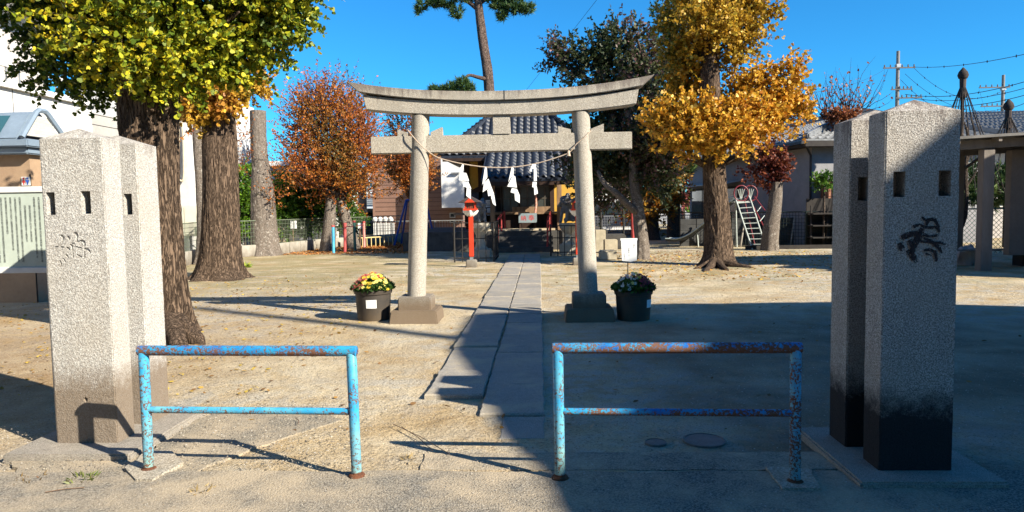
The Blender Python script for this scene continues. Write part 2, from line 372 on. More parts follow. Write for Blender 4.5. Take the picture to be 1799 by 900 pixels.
def g2(u,v): p=G(u,v); return (p.x,p.y)
o=blobsheet('entrance_apron',[g2(20,812),g2(60,852),g2(300,850),g2(420,800),g2(600,740),g2(560,715),g2(380,722),g2(245,806)],APRON,.013); o['kind']='structure'
o=blobsheet('gutter_edge',[(-.75,4.2),(-.75,4.50),(2.2,4.50),(2.2,4.2)],APRON,.018,.02); o['kind']='structure'
o=blobsheet('rail_footing',[g2(222,830),g2(238,852),g2(268,853),g2(322,822),g2(300,800),g2(255,802)],PAD,.036,.02); tag(o,'small cracked concrete footing under the left post of the left blue barrier','concrete footing')
o=blobsheet('rail_footing',[g2(1345,830),g2(1375,868),g2(1440,868),g2(1425,835)],PAD,.036,.02); tag(o,'shaded concrete footing under the right post of the right blue barrier','concrete footing')

# stone path: two rows of slabs; each slab a piece of the path
PR=thing('stone_path','','',(-.48,5,0)); del PR['label']; del PR['category']; PR['kind']='structure'
def slab(x0,x1,y0,y1,z,seed):
    mb=MB(); n=max(3,int((x1-x0)/.06)); m=max(4,int((y1-y0)/.06)); 
    E=[]
    def jit(x,y): return Vector((x+.014*noise.noise(Vector((x*9,y*9,seed))),y+.016*noise.noise(Vector((x*9,y*9,seed+7))),z+.006*noise.noise(Vector((x*2,y*2,seed)))))
    for i in range(n): E.append(jit(x0+(x1-x0)*i/n,y0))
    for j in range(m): E.append(jit(x1,y0+(y1-y0)*j/m))
    for i in range(n): E.append(jit(x1+(x0-x1)*i/n,y1))
    for j in range(m): E.append(jit(x0,y1+(y0-y1)*j/m))
    N=len(E); c=sum(E,Vector())/N; inner=[e+(c-e).normalized()*.012+Vector((0,0,0)) for e in E]
    vs=[e-Vector((0,0,.012)) for e in E]+inner+[Vector((e.x,e.y,-.05)) for e in E]
    fs=[tuple(range(N,2*N))]+[(i,(i+1)%N,(i+1)%N+N,i+N) for i in range(N)]+[(i+2*N,(i+1)%N+2*N,(i+1)%N,i) for i in range(N)]
    mb.add(vs,fs); return mb
random.seed(3)
for (x0,x1,y) in ((-.985,-.487,5.85),(-.472,.022,5.33)):
    k=0
    while y<23.4:
        L=random.choice((.78,.92,1.05,1.2)); 
        if x0>-.6 and k==1: L=1.4
        y1=min(y+L,23.8); part('paving_slab',slab(x0+random.uniform(-.008,.008),x1+random.uniform(-.006,.006),y+.008,y1-.004,.034+random.uniform(-.008,.008),k+x0*30),PATHM,PR); y=y1; k+=1
part('paving_slab',slab(-.30,.02,4.80,5.31,.012,77),PATHM,PR)

# ------------------------------------------------------------------ stone gateposts
def pillar(x0,x1,y0,y1,z0,zs,za,mat,label,holes,chip=None,strokes=None,stain=None):
    zc=(x0+x1)/2; yc=(y0+y1)/2; mb=MB(); g=.010
    # body as stacked rings so the edges are slightly worn and irregular
    rings=[]; nz_=46
    ring=[(x0,y0),(x1,y0),(x1,y1),(x0,y1)]
    P=[];k=8
    for i in range(4):
        a=Vector(ring[i]);b=Vector(ring[(i+1)%4]); L=(b-a).length; d=(b-a)/L
        P.append(a+d*.0); 
        for t in (.02,.25,.5,.75,.98): P.append(a.lerp(b,t))
    cc=Vector((zc,yc)); N=len(P)
    for j in range(nz_+1):
        z=z0+(zs-z0)*j/nz_
        for i,p in enumerate(P):
            q=p.copy(); 
            if i%6==0: q+= (cc-q).normalized()*(.006+.006*abs(noise.noise(Vector((z*9,i,x0)))))
            else: q+=Vector((noise.noise(Vector((q.x*12,q.y*12,z*10))),noise.noise(Vector((q.x*12,q.y*12,z*10+9)))))*.0016
            rings.append((q.x,q.y,z))
    fs=[]
    for j in range(nz_):
        for i in range(N): a=j*N+i;b=j*N+(i+1)%N; fs.append((a,b,b+N,a+N))
    n0=len(rings); rings.append((zc,yc,za)); 
    for i in range(N): fs.append((nz_*N+i,nz_*N+(i+1)%N,n0))
    fs.append(tuple(range(N-1,-1,-1)))
    mb.add(rings,fs)
    o=part('stone_gatepost',mb,mat,loc=(zc,yc,z0)); tag(o,label,'stone gatepost')
    cut=MB()
    for (hx,hz,w,h) in holes: cut.bx(hx-w/2,hx+w/2,y0-.1,y0+.10,hz-h/2,hz+h/2)
    if chip: cut.blob((chip[0],y0,chip[1]),(.018,.03,.02),1,.5,3)
    if strokes:
        for st in strokes:
            for i in range(len(st)-1):
                (ax,az,aw),(bx_,bz,bw)=st[i],st[i+1]; d=Vector((bx_-ax,0,bz-az)); L=d.length; d/=L; nn=Vector((-d.z,0,d.x)); e=d*.002
                A0=Vector((ax,y0,az));B0=Vector((bx_,y0,bz))
                cut.prism([A0-e-nn*aw/2+Vector((0,-.01,0)),B0+e-nn*bw/2+Vector((0,-.01,0)),B0+e+nn*bw/2+Vector((0,-.01,0)),A0-e+nn*aw/2+Vector((0,-.01,0))],(0,.020,0))
    c=part('cutter',cut,None,loc=(zc,yc,z0)); md=o.modifiers.new('b','BOOLEAN'); md.object=c; md.operation='DIFFERENCE'; md.solver='EXACT'; md.use_self=True
    evalmesh(o); bpy.data.objects.remove(c)
    return o
YL=4.61
def pz(u,v,Y): p=A(u,v,Y); return p.x,p.z
# strokes of the carved character, traced as chisel grooves on the face (x, z, width)
def stroke(pts,Y,u0,v0,sc,w0=.010):
    out=[]
    for (a,b,w) in pts: x,z=pz(u0+a*sc,v0+b*sc,Y); out.append((x,z,w*w0))
    return out
NOU=[[(360,235,1.6),(400,260,2.4),(408,290,2.0),(385,370,.8),(370,415,.6)],[(270,435,.8),(325,435,.9)],[(480,262,1.6),(510,275,2.2),(515,310,1.2)],[(365,437,1.0),(415,445,1.0)],[(470,450,1.2),(505,470,2.0),(528,500,1.0)],
 [(452,575,1.2),(480,600,1.8),(497,632,.8)],[(412,645,1.2),(435,680,1.5),(452,708,.8)],[(352,680,.9),(368,730,1.2),(380,778,.6)],
 [(535,395,1.2),(560,420,1.8),(572,470,1.1),(578,560,.9),(595,640,.7)],[(560,378,.8),(610,372,.8)],[(600,195,1.6),(640,215,2.8),(655,250,1.8),(648,300,1.0),(655,345,1.4),(700,345,1.3),(745,330,1.6),(775,355,2.4),(785,400,1.4),(780,470,1.0),(783,560,1.0),(785,635,1.2)],
 [(625,435,1.0),(730,458,1.0)],[(785,475,1.3),(835,485,1.8),(870,515,1.8),(885,545,.9)],[(650,572,.8),(700,600,1.2),(740,618,.7)]]
st=[stroke(s_,YL,70,390,.1) for s_ in NOU]
h1=pz(89,358,YL);h2=pz(151,356,YL)
pillar(-3.29,-2.865,YL,YL+.20,.05,2.10,2.175,GR_L,'front left stone gatepost, with two square slots and a carved character',[(h1[0],h1[1],.060,.15),(h2[0],h2[1],.064,.15)],(pz(150,703,YL)),st)
h3=pz(225,359,5.03)
pillar(-3.30,-2.875,5.03,5.30,.05,2.10,2.175,GR_L,'rear left stone gatepost, half hidden between its front neighbour and the trunk',[(h3[0],h3[1],.060,.15),(h3[0]-.27,h3[1],.06,.15)])
h4=pz(1580,324,4.08);h5=pz(1660,322,4.08)
pillar(1.935,2.345,4.08,4.285,.05,2.10,2.175,GR_R,'front right stone gatepost, with a dark painted character and blackened foot',[(h4[0],h4[1],.066,.142),(h5[0],h5[1],.068,.142)])
h6=pz(1516,332,4.485)
pillar(1.915,2.325,4.485,4.735,.05,2.10,2.175,GR_R,'rear right stone gatepost in shade, showing one slot beside its front neighbour',[(h6[0]-.0,h6[1],.06,.145),(h6[0]+.27,h6[1],.06,.145)])
mb=MB().bx(-3.50,-2.655,4.38,5.45,-.08,.055); o=part('base_slab',mb,SLAB,bevel=.012); tag(o,'low stone slab carrying the left pair of gateposts','base slab')
mb=MB().bx(1.755,2.56,3.90,4.90,-.08,.055); o=part('base_slab',mb,SLAB,bevel=.012); tag(o,'low stone slab in shade carrying the right pair of gateposts','base slab')

# brush-written character on the right post: weathered black ink, flat print on the face
def inkmat():
    s=NT('weathered_ink'); v=s.coord(); f=s.noise(v,60,4,.8); tr=s.n('ShaderNodeBsdfTransparent'); mx=s.n('ShaderNodeMixShader')
    s.done((.03,.022,.022),.9); s.l(s.ramp(f,[(.37,0.),(.47,1.)]),mx.inputs[0]); s.l(tr.outputs[0],mx.inputs[1]); s.l(s.b.outputs[0],mx.inputs[2]); s.l(mx.outputs[0],s.o.inputs[0]); return s.m
INKW=inkmat()
HOU=[[(600,160,8),(640,200,10),(760,190,14),(830,300,6)],[(560,250,6),(640,300,10),(800,300,12),(830,360,8)],[(330,440,20),(430,390,22),(560,370,16),(700,420,8),(820,400,10)],[(600,310,16),(570,400,26),(500,520,24),(470,640,14)],
 [(580,480,10),(700,500,8),(850,500,10),(910,525,5)],[(620,440,8),(720,480,12),(820,560,14),(860,640,5)],[(310,500,18),(330,580,22),(300,590,6)],[(400,600,12),(480,680,24),(520,760,10)],[(620,600,10),(700,590,12),(760,620,8)],[(760,600,14),(790,700,12),(780,750,5)],[(430,460,16),(480,560,18),(440,640,12)],[(640,640,8),(720,670,6)],[(480,290,14),(530,270,12),(560,260,4)],[(690,180,12),(640,300,8)]]
mb=MB()
for st_ in HOU:
    pp=[A(1540+a/7.5,360+b/7.5,4.073) for a,b,w in st_]; ww=[1.75*w/7.5/F*4.08 for a,b,w in st_]
    for i in range(len(pp)-1):
        d=(pp[i+1]-pp[i]).normalized(); nn=Vector((-d.z,0,d.x))
        mb.quad(pp[i]-nn*ww[i],pp[i+1]-nn*ww[i+1],pp[i+1]+nn*ww[i+1],pp[i]+nn*ww[i])
for i,p in enumerate(mb.v): mb.v[i]=(p[0],4.0735+(i//4)*-.00015,p[2])
for ob in bpy.data.objects:
    if ob.name=='stone_gatepost.002': part('painted_character',mb,INKW,ob)

# ------------------------------------------------------------------ torii
TY=10.1
T=thing('torii_gate','stone torii gate with curved lintel standing over the stone path between two flower pots','torii gate',(-.52,TY,0))
for (ub,vb,ut,vt,hx) in ((732,520,739,207,1),(1034,515,1020,201,-1)):
    b=A(ub,vb,TY); t=A(ut,vt,TY); t=t+(t-b)*.01
    mb=MB(); n=36;m=60; vs=[];fs=[]
    for j in range(m+1):
        c=b.lerp(t,j/m); r=.132-.006*j/m; 
        for k in range(n):
            a=2*math.pi*k/n; rr=r+.0022*noise.noise(Vector((math.cos(a)*3,math.sin(a)*3,c.z*6))); vs.append((c.x+rr*math.cos(a),c.y+rr*math.sin(a),c.z))
    for j in range(m):
        for k in range(n): q=j*n+k;w=j*n+(k+1)%n; fs.append((q,w,w+n,q+n))
    mb.add(vs,fs); part('column',mb,TORII,T,smooth=True)
    mb=MB(); mb.box((b.x,TY,b.z-.155),(.47,.47,.32),top=.98); part('plinth_block',mb,PLINTH,T,bevel=.015)
    mb=MB(); mb.box((b.x,TY,.075),(.70,.68,.21),top=.92); part('plinth_base',mb,PLINTH,T,bevel=.015)
def curved(name,zt,zb,xl,xr,xlb,xrb,dep,rise,mat,parent,slope=0,xc=None):
    """curved lintel: top and bottom profiles rising towards the ends"""
    xc=(xl+xr)/2 if xc is None else xc; hw=(xr-xl)/2; n=44; vs=[];fs=[]
    for i in range(n+1):
        t=-1+2*i/n
        xt=xc+t*hw; xb=(xlb+xrb)/2+t*(xrb-xlb)/2; k=abs(t)**2.3*rise
        for (yy,dz) in ((-dep/2,0),(dep/2,0)):
            vs.append((xt,TY+yy*(1 if not slope else 1),zt+k)); vs.append((xb,TY+yy,zb+k*.9))
    for i in range(n):
        a=4*i;c=a+4
        fs+=[(a,a+1,c+1,c),(a+2,c+2,c+3,a+3),(a,c,c+2,a+2),(a+1,a+3,c+3,c+1)]
    fs+=[(0,2,3,1),(4*n,4*n+1,4*n+3,4*n+2)]
    mb=MB().add(vs,fs)
    return mb
L0=A(613,148,TY);R1=A(1147,134,TY);LB=A(641,173,TY);RB=A(1120,161,TY)
topm=A(880,163,TY).z; linm=A(880,179.5,TY).z; botm=A(880,204,TY).z
ris=((L0.z+R1.z)/2-topm)
mb=curved('k',topm,linm+.002,L0.x,R1.x,L0.x+.17,R1.x-.17,.36,ris,TORII,T)
for i in range(len(mb.v)):  # ridge camber of the top stone
    pass
part('top_lintel',mb,TORII,T,bevel=.008)
l2=A(646,199,TY);r2=A(1117,188,TY)
mb=curved('s',linm-.003,botm,LB.x,RB.x,l2.x+.01,r2.x-.01,.27,ris*.72,TORII,T); part('lower_lintel',mb,TORII,T,bevel=.008)
# joint and rust patch at the middle of the lintels
mb=MB(); jx=A(887,180,TY).x; mb.bx(jx-.006,jx+.006,TY-.183,TY-.1,linm+.004,topm+.003); part('lintel_joint',mb,INK,T)
nl=A(653,240,TY);nr=A(1109,231,TY);nb=A(880,268,TY)
zt=A(880,237,TY).z;zb=A(880,267,TY).z
mb=MB()
mb.bx(nl.x,nr.x,TY-.085,TY+.085,zb,zt); part('tie_beam',mb,granite('granite_beam',base=(.56,.52,.43),dark=(.2,.165,.13),bumpy=.8),T,bevel=.008)
p0=A(866,207,TY);p1=A(897,237,TY); mb=MB().bx(p0.x,p1.x,TY-.10,TY+.10,zt-.002,botm+.01); part('centre_block',mb,TORII,T,bevel=.006)
for (ua,ub_,va,vb_) in ((699,718,224,236),(757,778,226,236),(980,1003,222,234),(1037,1060,229,215)):
    a=A(ua,va,TY).x;b=A(ub_,vb_,TY).x; ha=.10 if ua in(699,980) else .05; hb=.05 if ua in(699,980) else .12
    mb=MB().prism([(a,TY-.06,zt-.002),(b,TY-.06,zt-.002),(b,TY-.06,zt+hb),(a,TY-.06,zt+ha)],(0,.12,0)); part('wedge',mb,TORII,T,bevel=.004)

# rope with paper streamers
def sag(pts,n=8):
    pts=[Vector(p) for p in pts]; out=[]
    for i in range(len(pts)-1):
        p0=pts[max(i-1,0)];p1=pts[i];p2=pts[i+1];p3=pts[min(i+2,len(pts)-1)]
        for j in range(n):
            t=j/n; out.append(.5*((2*p1)+(-p0+p2)*t+(2*p0-5*p1+4*p2-p3)*t*t+(-p0+3*p1-3*p2+p3)*t**3))
    out.append(pts[-1]); return out
RY=TY-.16
rp=[A(716,228,RY+.05),A(722,236,RY),A(738,254,RY-.0),A(757,270,RY),A(775,279,RY),A(812,288,RY),A(856,294,RY),A(900,294,RY),A(940,288,RY),A(975,278,RY),A(1000,268,RY),A(1012,254,RY),A(1028,240,RY),A(1038,230,RY+.05)]
mb=MB().tube(sag(rp,5),.0075,6)
q=A(999,268,RY); mb.lathe(q-Vector((0,0,.05)),[(.03,0),(.02,.04),(.016,.07),(.006,.08)],8)
o=part('straw_rope',mb,ROPE,loc=rp[7],smooth=True); tag(o,'thin straw rope slung between the two torii columns','rope')
SH={0:[[(812,289),(815,289),(812,305),(805,302)],[(808,303),(819,304),(824,318),(806,317)],[(812,316),(822,318),(828,332),(814,328)],[(820,330),(827,333),(827,350),(819,344)]],
 1:[[(852,294),(855,294),(856,312),(847,326)],[(850,322),(858,314),(863,328),(848,338)],[(856,334),(863,328),(868,341),(858,345)],[(862,343),(868,342),(871,362),(866,358)]],
 2:[[(899,294),(902,294),(902,308),(893,320)],[(901,308),(905,310),(908,330),(891,328)],[(899,331),(908,332),(913,343),(897,338)],[(904,341),(913,343),(913,357),(905,352)]],
 3:[[(935,289),(942,288),(938,303),(930,301)],[(938,294),(942,294),(943,318),(938,318)],[(936,318),(943,320),(942,330),(935,329)],[(938,328),(943,328),(945,340),(939,343)]]}
for k,fl in SH.items():
    mb=MB(); d=0
    for i,poly in enumerate(fl):
        yy=RY-.012-(i%2)*.014; pp=[A(u,v,yy) for u,v in poly]
        mb.prism([p+Vector((0,(.012 if j in (1,2) else 0),0)) for j,p in enumerate(pp)],(0,.0015,0))
    o=part('paper_streamer',mb,PAPER,loc=A(*fl[0][0],RY)); tag(o,['leftmost white folded paper streamer on the rope, before the white wall','second white zigzag paper streamer from the left on the torii rope','third white zigzag paper streamer, hanging at the low middle of the rope','rightmost white paper streamer on the rope, the narrowest'][k],'paper streamer','folded paper streamers on the torii rope')

# ------------------------------------------------------------------ blue tube barriers
def barrier(bl,tl,br,tr,ml,mr,label,mats):
    a=G(*bl);b=G(*br); at=A(*tl,a.y);bt=A(*tr,b.y)
    t=thing('tube_barrier',label,'barrier',((a+b)/2),'blue tube barriers across the shrine entrance')
    r=.0305; d=(bt-at).normalized(); 
    part('post',MB().tube([a+Vector((0,0,-.02)),a.lerp(at,.5),at-Vector((0,0,.012)),at-Vector((0,0,.004))+d*.012],[r,r,r,r*.9],20),mats[0],t,smooth=True)
    part('post',MB().tube([b+Vector((0,0,-.02)),b.lerp(bt,.5),bt-Vector((0,0,.012)),bt-Vector((0,0,.004))-d*.012],[r,r,r,r*.9],20),mats[1],t,smooth=True)
    part('top_rail',MB().tube([at-d*.034,at-d*.03,at,at.lerp(bt,.5),bt,bt+d*.03,bt+d*.034],[r*.8,r,r*1.02,r*1.02,r*1.02,r,r*.8],20),mats[2],t,smooth=True)
    m0=A(*ml,a.y);m1=A(*mr,b.y); part('middle_rail',MB().tube([m0,m1],.0205,16),mats[3],t,smooth=True)
    for q in (a,b): part('base_flange',MB().lathe(q+Vector((.0,0,-.01)),[(.045,0),(.051,.035+.0),(.044,.047),(.031,.052),(.031,.06)],20),RUST,t,smooth=True)
    return t
barrier((262,833),(252,616),(627,843),(617,617),(262,720),(612,723),'sunlit pale blue tube barrier on the left, beside the left gateposts',(BLUEP,BLUEP,BLUE,BLUEP))
barrier((984,847),(980,612),(1397,856),(1398,611),(988,723),(1392,726),'rusty blue tube barrier on the right, its right end in shade',(BLUEP,BLUEP,BLUER,BLUE))

# ------------------------------------------------------------------ trees and foliage
def fast_mesh(name,verts,faces_idx,nper,mat,parent=None,tint=None,loc=None,kind=None,smooth=False):
    """verts (N,3) world, faces_idx flat loops with nper verts per face"""
    base=worldloc(parent); org=Vector(loc) if loc is not None else base
    v=np.asarray(verts,dtype=np.float32)-np.array(org,dtype=np.float32)
    me=bpy.data.meshes.new(name); nf=len(faces_idx)//nper
    me.vertices.add(len(v)); me.vertices.foreach_set('co',v.ravel())
    me.loops.add(len(faces_idx)); me.loops.foreach_set('vertex_index',np.asarray(faces_idx,dtype=np.int32))
    me.polygons.add(nf); me.polygons.foreach_set('loop_start',np.arange(0,nf*nper,nper,dtype=np.int32))
    if smooth: me.polygons.foreach_set('use_smooth',np.ones(nf,dtype=bool))
    me.update(calc_edges=True); me.materials.append(mat)
    if tint is not None:
        a=me.color_attributes.new('tint','FLOAT_COLOR','POINT'); c=np.ones((len(v),4),dtype=np.float32); c[:,:3]=tint; a.data.foreach_set('color',c.ravel())
    o=link_mesh(name,me,parent,org-base)
    if kind: o['kind']=kind
    return o
FAN=np.array([(0,0),(.50,.50),(.42,.80),(.06,.92),(0,.74),(-.06,.92),(-.42,.80),(-.50,.50)])
OVAL=np.array([(0,0),(.26,.35),(.20,.72),(0,1),(-.20,.72),(-.26,.35)])
DIA=np.array([(0,0),(.30,.5),(0,1),(-.30,.5)])
NEE=np.array([(-.05,0),(.05,0),(0,1)])
def norm(a): return a/np.maximum(np.linalg.norm(a,axis=1,keepdims=True),1e-6)
def leaves(name,P,D,size,shape,pal,mat,parent,loc=None,kind=None,curl=.25,jitter=.9,patch=.6,pals=6.0,weights=None,flat=False):
    """P points, D growth directions; each leaf a small folded face"""
    n=len(P); rn=rng.normal(size=(n,3)); d=norm(D+rn*jitter*.6) if not flat else norm(rn*np.array([1,1,.15]))
    q=rng.normal(size=(n,3)); q=q if not flat else np.array([0,0,1.])+q*.35
    nn=norm(q-d*np.sum(q*d,axis=1,keepdims=True)); sd=np.cross(d,nn)
    s=(np.asarray(size)*rng.uniform(.45,1.35,n))[:,None,None]
    sh=shape; k=len(sh)
    bend=(curl*rng.uniform(-.3,1,n))[:,None]*(np.abs(sh[:,0])*1.0+sh[:,1]**2*.5)[None,:]
    V=P[:,None,:]+s*(sd[:,None,:]*sh[None,:,0,None]+d[:,None,:]*sh[None,:,1,None]+nn[:,None,:]*bend[:,:,None])
    V=V.reshape(-1,3); idx=np.arange(n*k,dtype=np.int32)
    pal=np.array(pal); m=len(pal)
    # patches of one hue over neighbouring leaves plus a random share
    ph=(np.sin(P[:,0]*pals+1.3)+np.sin(P[:,1]*pals*1.1+2.1)+np.sin(P[:,2]*pals*.9+.4+P[:,0]*2))/6+.5
    t=np.clip(ph*patch+rng.uniform(0,1,n)*(1-patch),0,.9999); 
    if weights is not None: t=np.interp(t,np.concatenate([[0],np.cumsum(weights)/np.sum(weights)]),np.linspace(0,.9999,m+1))
    c=pal[(t*m).astype(int)]*rng.uniform(.75,1.25,(n,1)); c=np.repeat(c,k,axis=0)
    return fast_mesh(name,V,idx,k,mat,parent,c,loc,kind)
def twigs_mesh(segs,rad,name,mat,parent):
    """segs (n,2,3): thin three-sided twigs"""
    n=len(segs); a=segs[:,0];b=segs[:,1]; d=norm(b-a); u=norm(np.cross(d,np.array([.3,.5,.81]))); w=np.cross(d,u); vs=[]
    for k in range(3):
        t=2*np.pi*k/3; o=(u*np.cos(t)+w*np.sin(t)); vs.append(a+o*rad[:,0:1]); vs.append(b+o*rad[:,1:2])
    V=np.stack(vs,1).reshape(-1,3); base=np.arange(n)[:,None]*6
    f=np.concatenate([base+np.array(q) for q in ((0,2,3,1),(2,4,5,3),(4,0,1,5))],1).reshape(-1).astype(np.int32)
    return fast_mesh(name,V,f,4,mat,parent,None)
def crown(parent,clumps,shape,size,per,pal,mat,barkm,shoot=.5,up=.4,spread=1.0,step=None,name='foliage',jitter=.9,twr=.006,curl=.25,patch=.6,pals=6.0,weights=None,fill=.45,droop=0,arms=True):
    """clumps: (centre, (rx,ry,rz), number of shoots); each shoot a bent twig carrying leaves"""
    Ps=[];Ds=[];S=[];Rd=[]
    for (c,r,n) in clumps:
        c=np.array(c);r=np.array(r)
        u=norm(rng.normal(size=(n,3))); rad=rng.uniform(0,1,n)**fill; st=c+u*r*rad[:,None]*.82
        dr=norm(u*spread+np.array([0,0,up])+rng.normal(size=(n,3))*.45); L=shoot*rng.uniform(.5,1.25,n)
        K=5; p=st.copy(); d=dr.copy()
        for k in range(K):
            p2=p+d*(L/K)[:,None]; S.append(np.stack([p,p2],1)); f0=1-k/K;f1=1-(k+1)/K; Rd.append(np.stack([twr*(f0*.8+.2)*np.ones(n),twr*(f1*.8+.2)*np.ones(n)],1))
            for j in range(per):
                t=rng.uniform(0,1,(n,1)); Ps.append(p+(p2-p)*t); Ds.append(d*.7+rng.normal(size=(n,3))*.8+np.array([0,0,.1-droop]))
            d=norm(d+np.array([0,0,.08*up-droop*.12])+rng.normal(size=(n,3))*.12); p=p2
    P=np.concatenate(Ps);D=np.concatenate(Ds)
    lf=leaves(name,P,D,size,shape,pal,mat,parent,kind='stuff',curl=curl,jitter=jitter,patch=patch,pals=pals,weights=weights)
    if twr: twigs_mesh(np.concatenate(S),np.concatenate(Rd),'twigs',barkm,parent)['kind']='stuff'
    return lf
def trunk(name,pts,rad,mat,parent,na=96,nz_=160,amp=.03,flare=0,lobes=7,fr=2.2,fz=1.1,seed=0,label=None,kind=None,knots=()):
    """tapered trunk with real bark ridges and root flare"""
    P=[Vector(p) for p in pts]; m=len(P); cum=[0]
    for i in range(m-1): cum.append(cum[-1]+(P[i+1]-P[i]).length)
    L=cum[-1]; PP=sag(P,12); RR=[]
    tt=np.linspace(0,1,len(PP)); rr=np.interp(tt,np.linspace(0,1,len(rad)),rad)
    cs=np.array([[*p] for p in PP]); zs=np.linspace(0,1,nz_+1)**1.15; C=np.stack([np.interp(zs,tt,cs[:,i]) for i in range(3)],1); RA=np.interp(zs,tt,rr)
    vs=[];fs=[]
    for j in range(nz_+1):
        c=C[j]; s=zs[j]*L
        for k in range(na):
            a=2*math.pi*k/na; ca,sa=math.cos(a),math.sin(a); r=RA[j]
            if flare:
                e=math.exp(-s/.32); lo=.55+.45*math.cos(a*lobes+seed+1.5*math.sin(a*2+seed)); r+=flare*e*(.35+.65*max(0,lo))*1.0
            tw=a+.12*math.sin(s*1.3+seed)
            q=Vector((math.cos(tw)*fr*RA[0]*6,math.sin(tw)*fr*RA[0]*6,s*fz*2)); q+=Vector((noise.noise(q*.9),0,noise.noise(q*.8+Vector((4,4,4)))))*.7
            n1=noise.noise(q+Vector((seed,0,0))); n2=noise.noise(q*2.3+Vector((seed,5,0)))
            rd=(1-abs(n1)*2.2)+.45*(1-abs(n2)*2); big=noise.noise(Vector((ca*1.2,sa*1.2,s*.7+seed)))
            r+=amp*(rd*.8-.6)+amp*1.2*big
            vs.append((c[0]+ca*r,c[1]+sa*r,c[2]))
    for j in range(nz_):
        for k in range(na): q=j*na+k;w=j*na+(k+1)%na; fs.append((q,w,w+na,q+na))
    fs.append(tuple(nz_*na+k for k in range(na)))
    mb=MB().add(vs,fs); return part(name,mb,mat,parent,smooth=True,label=label,kind=kind)
def limbs(parent,lst,mat,name='branch'):
    for pts,ra in lst: part(name,MB().tube(sag(pts,6),list(np.interp(np.linspace(0,1,(len(pts)-1)*6+1),np.linspace(0,1,len(ra)),ra)),9),mat,parent,smooth=True)
def RD(px,Y): return px/F*Y
def C(u,v,Y,ru,rv,n,ry=None):
    p=A(u,v,Y); return (tuple(p),(RD(ru,Y),ry or RD((ru+rv)/2,Y),RD(rv,Y)),n)
# palettes (linear base colours)
GREENYEL=[(.04,.075,.010),(.08,.13,.012),(.17,.22,.015),(.36,.36,.02),(.56,.46,.02),(.62,.36,.02)]
GOLD=[(.20,.20,.03),(.42,.27,.03),(.62,.33,.03),(.72,.40,.05),(.55,.22,.02),(.45,.15,.015)]
OLIVEGOLD=[(.07,.09,.015),(.15,.15,.02),(.30,.22,.02),(.42,.24,.02),(.50,.30,.03)]
RUSSET=[(.10,.09,.02),(.26,.12,.02),(.42,.16,.025),(.46,.13,.02),(.30,.08,.02),(.17,.05,.025)]
DARKGR=[(.015,.04,.012),(.025,.06,.016),(.04,.08,.02),(.05,.10,.03)]
PURPL=[(.03,.05,.018),(.06,.075,.03),(.13,.08,.07),(.20,.11,.11),(.08,.09,.035)]
REDLF=[(.16,.035,.02),(.10,.02,.015),(.24,.07,.03),(.14,.05,.03)]
PINE=[(.02,.05,.015),(.035,.08,.02),(.07,.12,.03),(.12,.17,.04)]
HEDGE=[(.025,.07,.008),(.05,.12,.01),(.09,.19,.015),(.15,.28,.02)]

# --- left foreground ginkgo
b=G(262,598); t=thing('ginkgo_tree','large ginkgo with green and yellow leaves behind the left stone gateposts','tree',(b.x,b.y+.35,0))
Y=b.y+.35; tp=A(262,190,Y)
trunk('trunk',[(A(285,600,Y).x,Y,-.08),A(283,500,Y),A(278,400,Y),A(268,300,Y),A(262,210,Y),A(262,120,Y)],[.33,.30,.285,.29,.33,.36,.37],BARK1,t,na=190,nz_=260,amp=.022,flare=.30,lobes=5,seed=2)
top=A(262,130,Y)
lm=[]
for (u,v,dy) in ((120,20,.2),(420,20,-.3),(250,-160,0),(60,-60,.6),(480,-40,.3),(330,-100,-.7),(180,60,-.8),(330,90,.8)):
    e=A(u,v,Y+dy); st_=A(262,190,Y); lm.append(([st_,st_.lerp(e,.5)+Vector((0,0,.12)),e],[.13,.07,.02]))
limbs(t,lm,BARK1)
cl=[C(70,-10,Y-.1,150,70,180),C(150,60,Y,125,75,240),C(100,110,Y+.3,70,50,90),C(240,60,Y-.5,150,90,330,1.3),C(360,50,Y,140,88,330),C(440,40,Y+.2,72,62,200),C(490,-10,Y,62,62,170),C(410,92,Y+.2,66,36,110),C(300,118,Y-.3,100,38,130),C(195,128,Y+.2,80,40,110),C(270,-60,Y,250,110,520,1.7),C(60,-60,Y,150,80,200),C(500,-90,Y,110,90,200),C(330,-130,Y-.7,120,60,260,.6),C(200,-200,Y-.9,160,90,240,.7)]
ul=lambda c:(Vector(c[0])-CAM).dot(Rt)/(Vector(c[0])-CAM).dot(Fw)*F+W/2
crown(t,[c for c in cl if ul(c)<235],FAN,.054,5,GREENYEL,LEAF,BARK1,shoot=.40,up=.0,name='foliage',patch=.35,pals=3.4,weights=[4,3.5,2,1.2,.8,.5],twr=.004,droop=.45)
crown(t,[c for c in cl if ul(c)>=235],FAN,.056,5,GREENYEL,LEAF,BARK1,shoot=.42,up=.05,name='foliage',patch=.4,pals=3.4,weights=[1.8,2,2.2,3,2.6,1],twr=.004,droop=.35)

for (du,dv) in ((-215,-15),(-190,-42),(-150,20),(-120,35),(60,8),(20,22)):
    e=G(300+du,600+dv); s0=Vector((b.x-.05 if du<0 else b.x+.1,b.y+.3,.20)); part('root',MB().tube(sag([s0,s0.lerp(e,.5)+Vector((0,0,.02)),e+Vector((0,0,-.05))],6),[.17]*4+[.14]*3+[.11]*3+[.07,.05,.03],10),BARK1,t,smooth=True)
